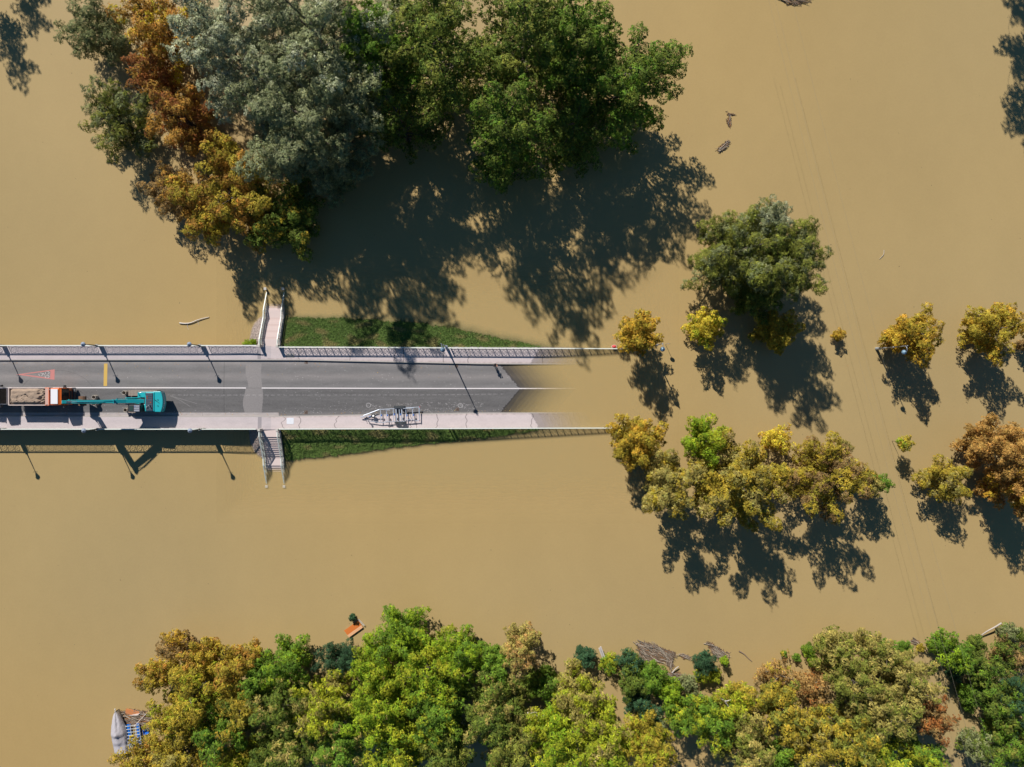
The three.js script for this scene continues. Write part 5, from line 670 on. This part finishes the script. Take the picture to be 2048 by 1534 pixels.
// the flooded wood along the bottom
const wood2 = { group: 'trees of the flooded wood' };
for (const [px, py, r, h, v, kind, col, lab, o] of [
  [350, 1290, 30, 6, 3, 'broad', 'gold', 'small brown gold treetop jutting into the water at lower left', { alt: 'brown', mix: 0.1, open: 0.3 }],
  [312, 1345, 32, 6, 3, 'broad', 'olivegold', 'brown gold treetop above the covered boat', { open: 0.22, alt: 'ochre', mix: 0.2 }],
  [405, 1310, 34, 7, 3, 'broad', 'olivegold', 'dark gold treetop right of the jutting branch tree', { open: 0.14, alt: 'ochre', mix: 0.2 }],
  [400, 1375, 72, 9, 5, 'broad', 'olivegold', 'large olive gold crown at the left of the wood', { alt: 'yg', mix: 0.35 }],
  [478, 1325, 42, 8, 4, 'broad', 'olivegold', 'brown tipped crown beside the green crowns at left', { alt: 'ochre', mix: 0.2 }],
  [346, 1432, 50, 8, 4.5, 'broad', 'olivegold', 'gold crown right above the barrel pontoon', { alt: 'yg', mix: 0.3 }],
  [290, 1520, 50, 6, 4, 'broad', 'olivegold', 'gold crown overhanging the covered boat stern', { alt: 'ochre', mix: 0.2 }],
  [372, 1510, 62, 8, 5, 'broad', 'olivegold', 'mixed gold crown at the bottom edge near the boat', { alt: 'pale', mix: 0.2 }],
  [445, 1465, 55, 9, 5, 'broad', 'leafgreen', 'dark green crown among the gold trees at lower left', { alt: 'olivegold', mix: 0.3 }],
  [470, 1535, 58, 8, 5, 'broad', 'yg', 'yellow green crown at the bottom edge at left', { alt: 'olivegold', mix: 0.2 }],
  [500, 1400, 50, 9, 5, 'broad', 'olivegold', 'olive crown left of the deep green gap', { alt: 'green', mix: 0.2, open: 0.16 }],
  [515, 1350, 34, 8, 4, 'broad', 'leafgreen', 'small green crown at the notch of the wood', {}],
  [575, 1330, 48, 8, 4.5, 'broad', 'leafgreen', 'green crown left of the dark conifer green shrub', { alt: 'bright', mix: 0.3 }],
  [572, 1415, 62, 10, 5.5, 'broad', 'green', 'green crown with pale tips in the left wood', { alt: 'pale', mix: 0.4 }],
  [678, 1318, 44, 4, 3, 'fine', 'dark', 'dark blue green shrub below the orange raft', { size: 0.42, open: 0.06, alt: 'dark' }],
  [705, 1236, 6, 1.2, 0.8, 'broad', 'dark', 'small dark shrub standing behind the orange raft', { size: 0.26 }],
  [640, 1400, 56, 11, 5.5, 'broad', 'yg', 'pale yellow green crown left of the brightest crowns', { alt: 'pale', mix: 0.2, open: 0.16 }],
  [795, 1268, 62, 9, 5, 'broad', 'bright', 'bright green crown reaching furthest into the water', { alt: 'leafgreen', mix: 0.1, shoots: 1.8 }],
  [745, 1330, 50, 9, 5, 'broad', 'bright', 'bright green crown right of the dark shrub', { alt: 'yg', mix: 0.3 }],
  [855, 1325, 66, 11, 6, 'broad', 'yg', 'brightest yellow green crown in the middle of the wood', { alt: 'bright', mix: 0.1, shoots: 1.6 }],
  [930, 1310, 46, 8, 4, 'broad', 'bright', 'light green crown left of the brown tipped twin crown', { alt: 'leafgreen', mix: 0.2 }],
  [985, 1325, 38, 7, 4, 'broad', 'leafgreen', 'mid green crown beside the brown tipped twin crown', {}],
  [760, 1410, 66, 12, 6, 'broad', 'bright', 'large bright green crown in the left middle', { alt: 'yg', mix: 0.2 }],
  [880, 1415, 66, 12, 6, 'broad', 'leafgreen', 'large mid green crown below the brightest crown', { alt: 'yg', mix: 0.4 }],
  [690, 1480, 60, 12, 6, 'broad', 'leafgreen', 'green crown beside the dark gap in the left middle', { alt: 'pale', mix: 0.4, open: 0.2 }],
  [600, 1495, 62, 11, 6, 'broad', 'green', 'dark green crown with pale patches at lower left', { alt: 'pale', mix: 0.3, open: 0.18 }],
  [545, 1500, 46, 9, 5, 'broad', 'green', 'shaded green crown beside the gold trees at the bottom', {}],
  [800, 1500, 66, 13, 6, 'broad', 'yg', 'yellow green crown at the bottom middle left', { alt: 'leafgreen', mix: 0.2 }],
  [905, 1500, 62, 13, 6, 'broad', 'green', 'dark green crown at the bottom left of the dead branches', { alt: 'willow', mix: 0.3 }],
  [990, 1405, 62, 12, 6, 'broad', 'green', 'green crown with pale seeds left of the dead branches', { alt: 'pale', mix: 0.3 }],
  [1028, 1470, 58, 12, 6, 'broad', 'willow', 'olive crown with pale brown seeds below the dead branches', { alt: 'pale', mix: 0.3 }],
  [1010, 1530, 50, 12, 5, 'broad', 'leafgreen', 'green crown at the bottom edge left of the bright yellow crown', { alt: 'pale', mix: 0.3 }],
  [1045, 1295, 40, 9, 4, 'broad', 'pale', 'brown tipped twin crown rising over the water', { alt: 'rust', mix: 0.2, open: 0.28, shoots: 2 }],
  [1095, 1365, 34, 5, 4, 'broad', 'leafgreen', 'tall narrow green crown right of the deep gap', { alt: 'green', mix: 0.2 }],
  [1060, 1370, 28, 3, 2.5, 'broad', 'green', 'shaded low green crown inside the deep gap', {}],
  [1150, 1385, 56, 9, 5, 'broad', 'pale', 'pale yellow olive crown right of the narrow green crown', { alt: 'yg', mix: 0.1, open: 0.18 }],
  [1108, 1490, 62, 12, 6, 'broad', 'yg', 'bright lime crown at the bottom middle', { alt: 'bright', mix: 0.2 }],
  [1190, 1450, 60, 11, 5.5, 'broad', 'yg', 'lime olive crown with pale seed clusters', { alt: 'pale', mix: 0.35 }],
  [1205, 1525, 56, 12, 5, 'broad', 'bright', 'green crown at the bottom right of the lime crown', { alt: 'yg', mix: 0.1 }],
  [1300, 1500, 62, 11, 5.5, 'broad', 'olivegold', 'golden olive crown at the bottom beside the dark gap', { alt: 'yg', mix: 0.2 }],
  [1420, 1440, 52, 8, 5, 'broad', 'leafgreen', 'green crown right of the dark low shrubs', { alt: 'yg', mix: 0.3 }],
  [1472, 1400, 40, 6, 3.5, 'broad', 'yg', 'yellow olive crown below the bare pale branches', { alt: 'olivegold', mix: 0.1, open: 0.22 }],
  [1500, 1495, 66, 11, 6, 'broad', 'pale', 'large pale olive crown at the bottom right middle', { alt: 'willow', mix: 0.2 }],
  [1560, 1425, 52, 9, 5, 'broad', 'olivegold', 'olive crown below the reddish bare bushes', { alt: 'willow', mix: 0.1 }],
  [1555, 1350, 44, 3.5, 2.8, 'broad', 'rust', 'sparse rust brown bush at the water edge', { alt: 'olivegold', mix: 0.35, open: 0.42, dens: 0.5, size: 0.36, bark: barkPale }],
  [1625, 1375, 40, 4, 3, 'broad', 'rust', 'reddish brown bush left of the pale olive trees', { alt: 'redbrown', mix: 0.4, open: 0.3, dens: 0.7, size: 0.38, bark: barkPale }],
  [1610, 1480, 62, 10, 5.5, 'broad', 'olivegold', 'gold olive crown at the bottom right of the pale crown', { alt: 'pale', mix: 0.3 }],
  [1560, 1540, 52, 10, 5, 'broad', 'leafgreen', 'dark green crown at the bottom edge among olive crowns', {}],
  [1672, 1290, 34, 7, 3.5, 'broad', 'pale', 'left pale olive treetop at the right shore', { alt: 'willow', mix: 0.2, open: 0.2 }],
  [1752, 1300, 42, 7, 4, 'broad', 'pale', 'right pale olive treetop at the right shore', { alt: 'willow', mix: 0.2, open: 0.24 }],
  [1700, 1360, 54, 9, 5, 'broad', 'willow', 'olive green crown below the two pale treetops', { alt: 'pale', mix: 0.2 }],
  [1815, 1360, 56, 9, 4.5, 'broad', 'pale', 'pale grey olive crown left of the water channel', { alt: 'willow', mix: 0.4 }],
  [1765, 1420, 60, 10, 5, 'broad', 'pale', 'greyish olive crown left of the rust brown tree', { alt: 'willow', mix: 0.3 }],
  [1858, 1430, 40, 8, 4, 'broad', 'redbrown', 'rust brown tree beside the water channel', { alt: 'brown', mix: 0.1 }],
  [1690, 1470, 56, 11, 5, 'broad', 'olivegold', 'olive crown at the bottom right beside the lime crown', { alt: 'willow', mix: 0.1 }],
  [1745, 1520, 60, 11, 5, 'broad', 'yg', 'yellow tipped green crown at the bottom right', { alt: 'leafgreen', mix: 0.1 }],
  [1838, 1516, 46, 9, 5, 'broad', 'leafgreen', 'light green crown at the bottom left of the channel', { alt: 'yg', mix: 0.2 }],
  [1896, 1300, 40, 6, 3.5, 'broad', 'leafgreen', 'glossy green tree at the mouth of the water channel', { alt: 'bright', mix: 0.3 }],
  [1966, 1335, 35, 5, 3.5, 'broad', 'green', 'dark green tree right of the channel mouth', { alt: 'leafgreen', mix: 0.2 }],
  [2020, 1310, 42, 4, 3, 'broad', 'brown', 'dark brownish tree at the right frame edge', { alt: 'green', mix: -0.1 }],
  [1990, 1402, 46, 7, 4, 'broad', 'green', 'dark green tree in the middle of the right corner wood', { alt: 'leafgreen', mix: 0.3 }],
  [2042, 1400, 56, 8, 5, 'fine', 'dark', 'fine dark green tree at the right frame edge', { alt: 'green', mix: 0.2 }],
  [2030, 1490, 66, 9, 5, 'broad', 'leafgreen', 'green tree in the bottom right corner', { alt: 'willow', mix: 0.2 }],
  [1958, 1492, 30, 6, 3.5, 'broad', 'sage', 'grey green tree right of the channel at the bottom', { alt: 'green', mix: 0.2 }],
]) tree(px, py, r, h * 0.68, v, kind, col, lab, { ...wood2, open: 0.12, size: 0.46, ...o });
for (const [px, py, r, h, col, lab, o] of [
  [1175, 1312, 20, 2, 'dark', 'dark shrub left of the weathered double plank', {}], [1160, 1300, 9, 1, 'dark', 'small dark shrub at the water edge left of the plank', {}], [1215, 1325, 20, 1.6, 'yg', 'yellow bush under the weathered double plank', { alt: 'leafgreen', mix: 0.3 }], [1258, 1322, 26, 2.4, 'dark', 'dark shrub left of the large driftwood raft', { alt: 'green', mix: 0.2 }],
  [1300, 1352, 30, 3, 'leafgreen', 'rounded green bush below the large driftwood raft', {}], [1265, 1365, 28, 3, 'green', 'green bush between lime crown and driftwood', {}], [1340, 1385, 28, 3, 'bright', 'bright green bush right of the driftwood heap', { alt: 'leafgreen', mix: 0.3 }], [1280, 1405, 30, 2.6, 'dark', 'blue green shrub in the shaded hollow', {}], [1310, 1440, 28, 2.6, 'dark', 'dark green shrub in the lower shaded hollow', { alt: 'sage', mix: 0.3 }], [1355, 1430, 30, 4, 'leafgreen', 'green bush above the dark water gap', { alt: 'yg', mix: 0.4 }],
  [1376, 1368, 20, 1.5, 'sage', 'thin grey shrub below the round dark shrub', { open: 0.3 }], [1408, 1325, 24, 2.2, 'dark', 'round dark shrub left of the narrow driftwood raft', { fine: true }], [1404, 1352, 17, 1.3, 'yg', 'yellow shrub below the round dark shrub', { alt: 'yellow', mix: 0.3, open: 0.25 }], [1428, 1350, 12, 1.2, 'yg', 'small lime shrub beside the curved grey log', {}], [1449, 1322, 7, 1.4, 'bright', 'slim bright green plant beside the narrow driftwood raft', { v: 1.2 }],
  [1568, 1308, 6, 0.7, 'leafgreen', 'tiny round green shrub nearest the rust brown bush', {}], [1594, 1314, 8, 0.8, 'leafgreen', 'small round green shrub left of the long green shrub', {}], [1618, 1302, 14, 1.2, 'leafgreen', 'long green shrub top left of the pale olive trees', { alt: 'bright', mix: 0.3 }], [1630, 1328, 12, 1.2, 'bright', 'lower green shrub below the long green shrub', {}], [1656, 1326, 8, 1, 'leafgreen', 'tiny green shrub under the thin white trunk', {}], [1772, 1303, 26, 2.5, 'leafgreen', 'dense green shrub between the pale treetops and open water', {}], [1815, 1294, 14, 0.8, 'leafgreen', 'flat green water plant right of the dense shrub', { v: 0.6 }], [1842, 1296, 8, 0.7, 'olivegold', 'small olive shrub near the channel mouth', {}],
  [1952, 1288, 18, 2, 'green', 'dark bush beside the long pale trunk', {}], [2018, 1262, 18, 1.6, 'sage', 'low grey green bush at the end of the pale trunk', { alt: 'leafgreen', mix: 0.2, open: 0.25 }], [2040, 1270, 14, 1.5, 'green', 'low bush cut by the right frame edge', { open: 0.2 }], [1935, 1385, 20, 2, 'leafgreen', 'green bush on the channel bank', {}], [1910, 1350, 14, 1.4, 'dark', 'dark bush on the left channel bank', {}], [1936, 1412, 12, 1.2, 'leafgreen', 'small leafy bush further down the channel', {}],
  [497, 688, 9, 1.1, 'bright', 'low green weed on the stone slope by the railing', { v: 0.4, y: 0.9 }], [508, 686, 8, 1.2, 'bright', 'leafy green weed beside the shaded stairs', { v: 0.4 }],
]) tree(px, py, r, h, o.v ?? Math.max(0.5, h * 0.75), o.fine ? 'fine' : 'broad', col, lab, { ...low, size: clamp(r * 0.018, 0.2, 0.42), open: 0.14, trunk: 0.05, ...o });

/* ---------- floating specks, fallen leaves ---------- */
{
  const r = rngOf(301), leaf = new THREE.CircleGeometry(0.5, 5); leaf.rotateX(-Math.PI / 2); leaf.scale(1, 1, 0.6);
  const g = thing('floating_leaves', 'leaves and specks drifting on the flood', 'leaves'), list = []; g.userData.kind = 'stuff';
  for (let k = 0; k < 420; k++) { const x = lerp(-76, 76, r()), z = lerp(-57, 57, r()); if (x > -44 && x < 25 && z > -18 && z < 20) continue; const v = 0.5 + r(), w = r() < 0.8 ? [0.10, 0.085, 0.045] : [0.34, 0.16, 0.06]; list.push([M4(V(x, 0.006, z), E(0, r() * 6.3, 0), 0.06 + 0.16 * r() * r()), new THREE.Color().setRGB(w[0] * v, w[1] * v, w[2] * v)]); }
  copies(g, 'leaf_specks', leaf, mat(1, 1, 1, 0.9), list);
  const g2 = thing('fallen_leaves', 'orange fallen leaves scattered on road and grass edge', 'leaves'), l2 = []; g2.userData.kind = 'stuff';
  for (let k = 0; k < 520; k++) { const x = lerp(-74, 4, r()); let z, y; const t = r(); if (t < 0.45) { z = r() < 0.5 ? lerp(kerbN(x), kerbN(x) + 0.5 + 2 * r(), r()) : lerp(kerbS(x), kerbS(x) - 0.5, r()); if (x > -8 && r() < 0.6) continue; y = roadY(x, z) + 0.012; } else if (t < 0.75) { if (x < -33) continue; z = 6.75 + 1.6 * r() * r(); y = bankY(x, z) + 0.16; } else { if (x < -33) continue; z = -5.5 - reachN(x) * (0.6 * r() + 0.5 * r()); y = Math.max(0.02, bankY(x, z) + 0.16); } const v = 0.7 + 0.6 * r(); l2.push([M4(V(x, y, z), E(0.3 * r(), r() * 6.3, 0.3 * r()), 0.08 + 0.1 * r() * r()), new THREE.Color().setRGB(0.42 * v, (0.17 + 0.14 * r()) * v, 0.05 * v)]); }
  copies(g2, 'leaf_litter', leaf, mat(1, 1, 1, 0.9), l2);
}
renderer.render(scene, camera);
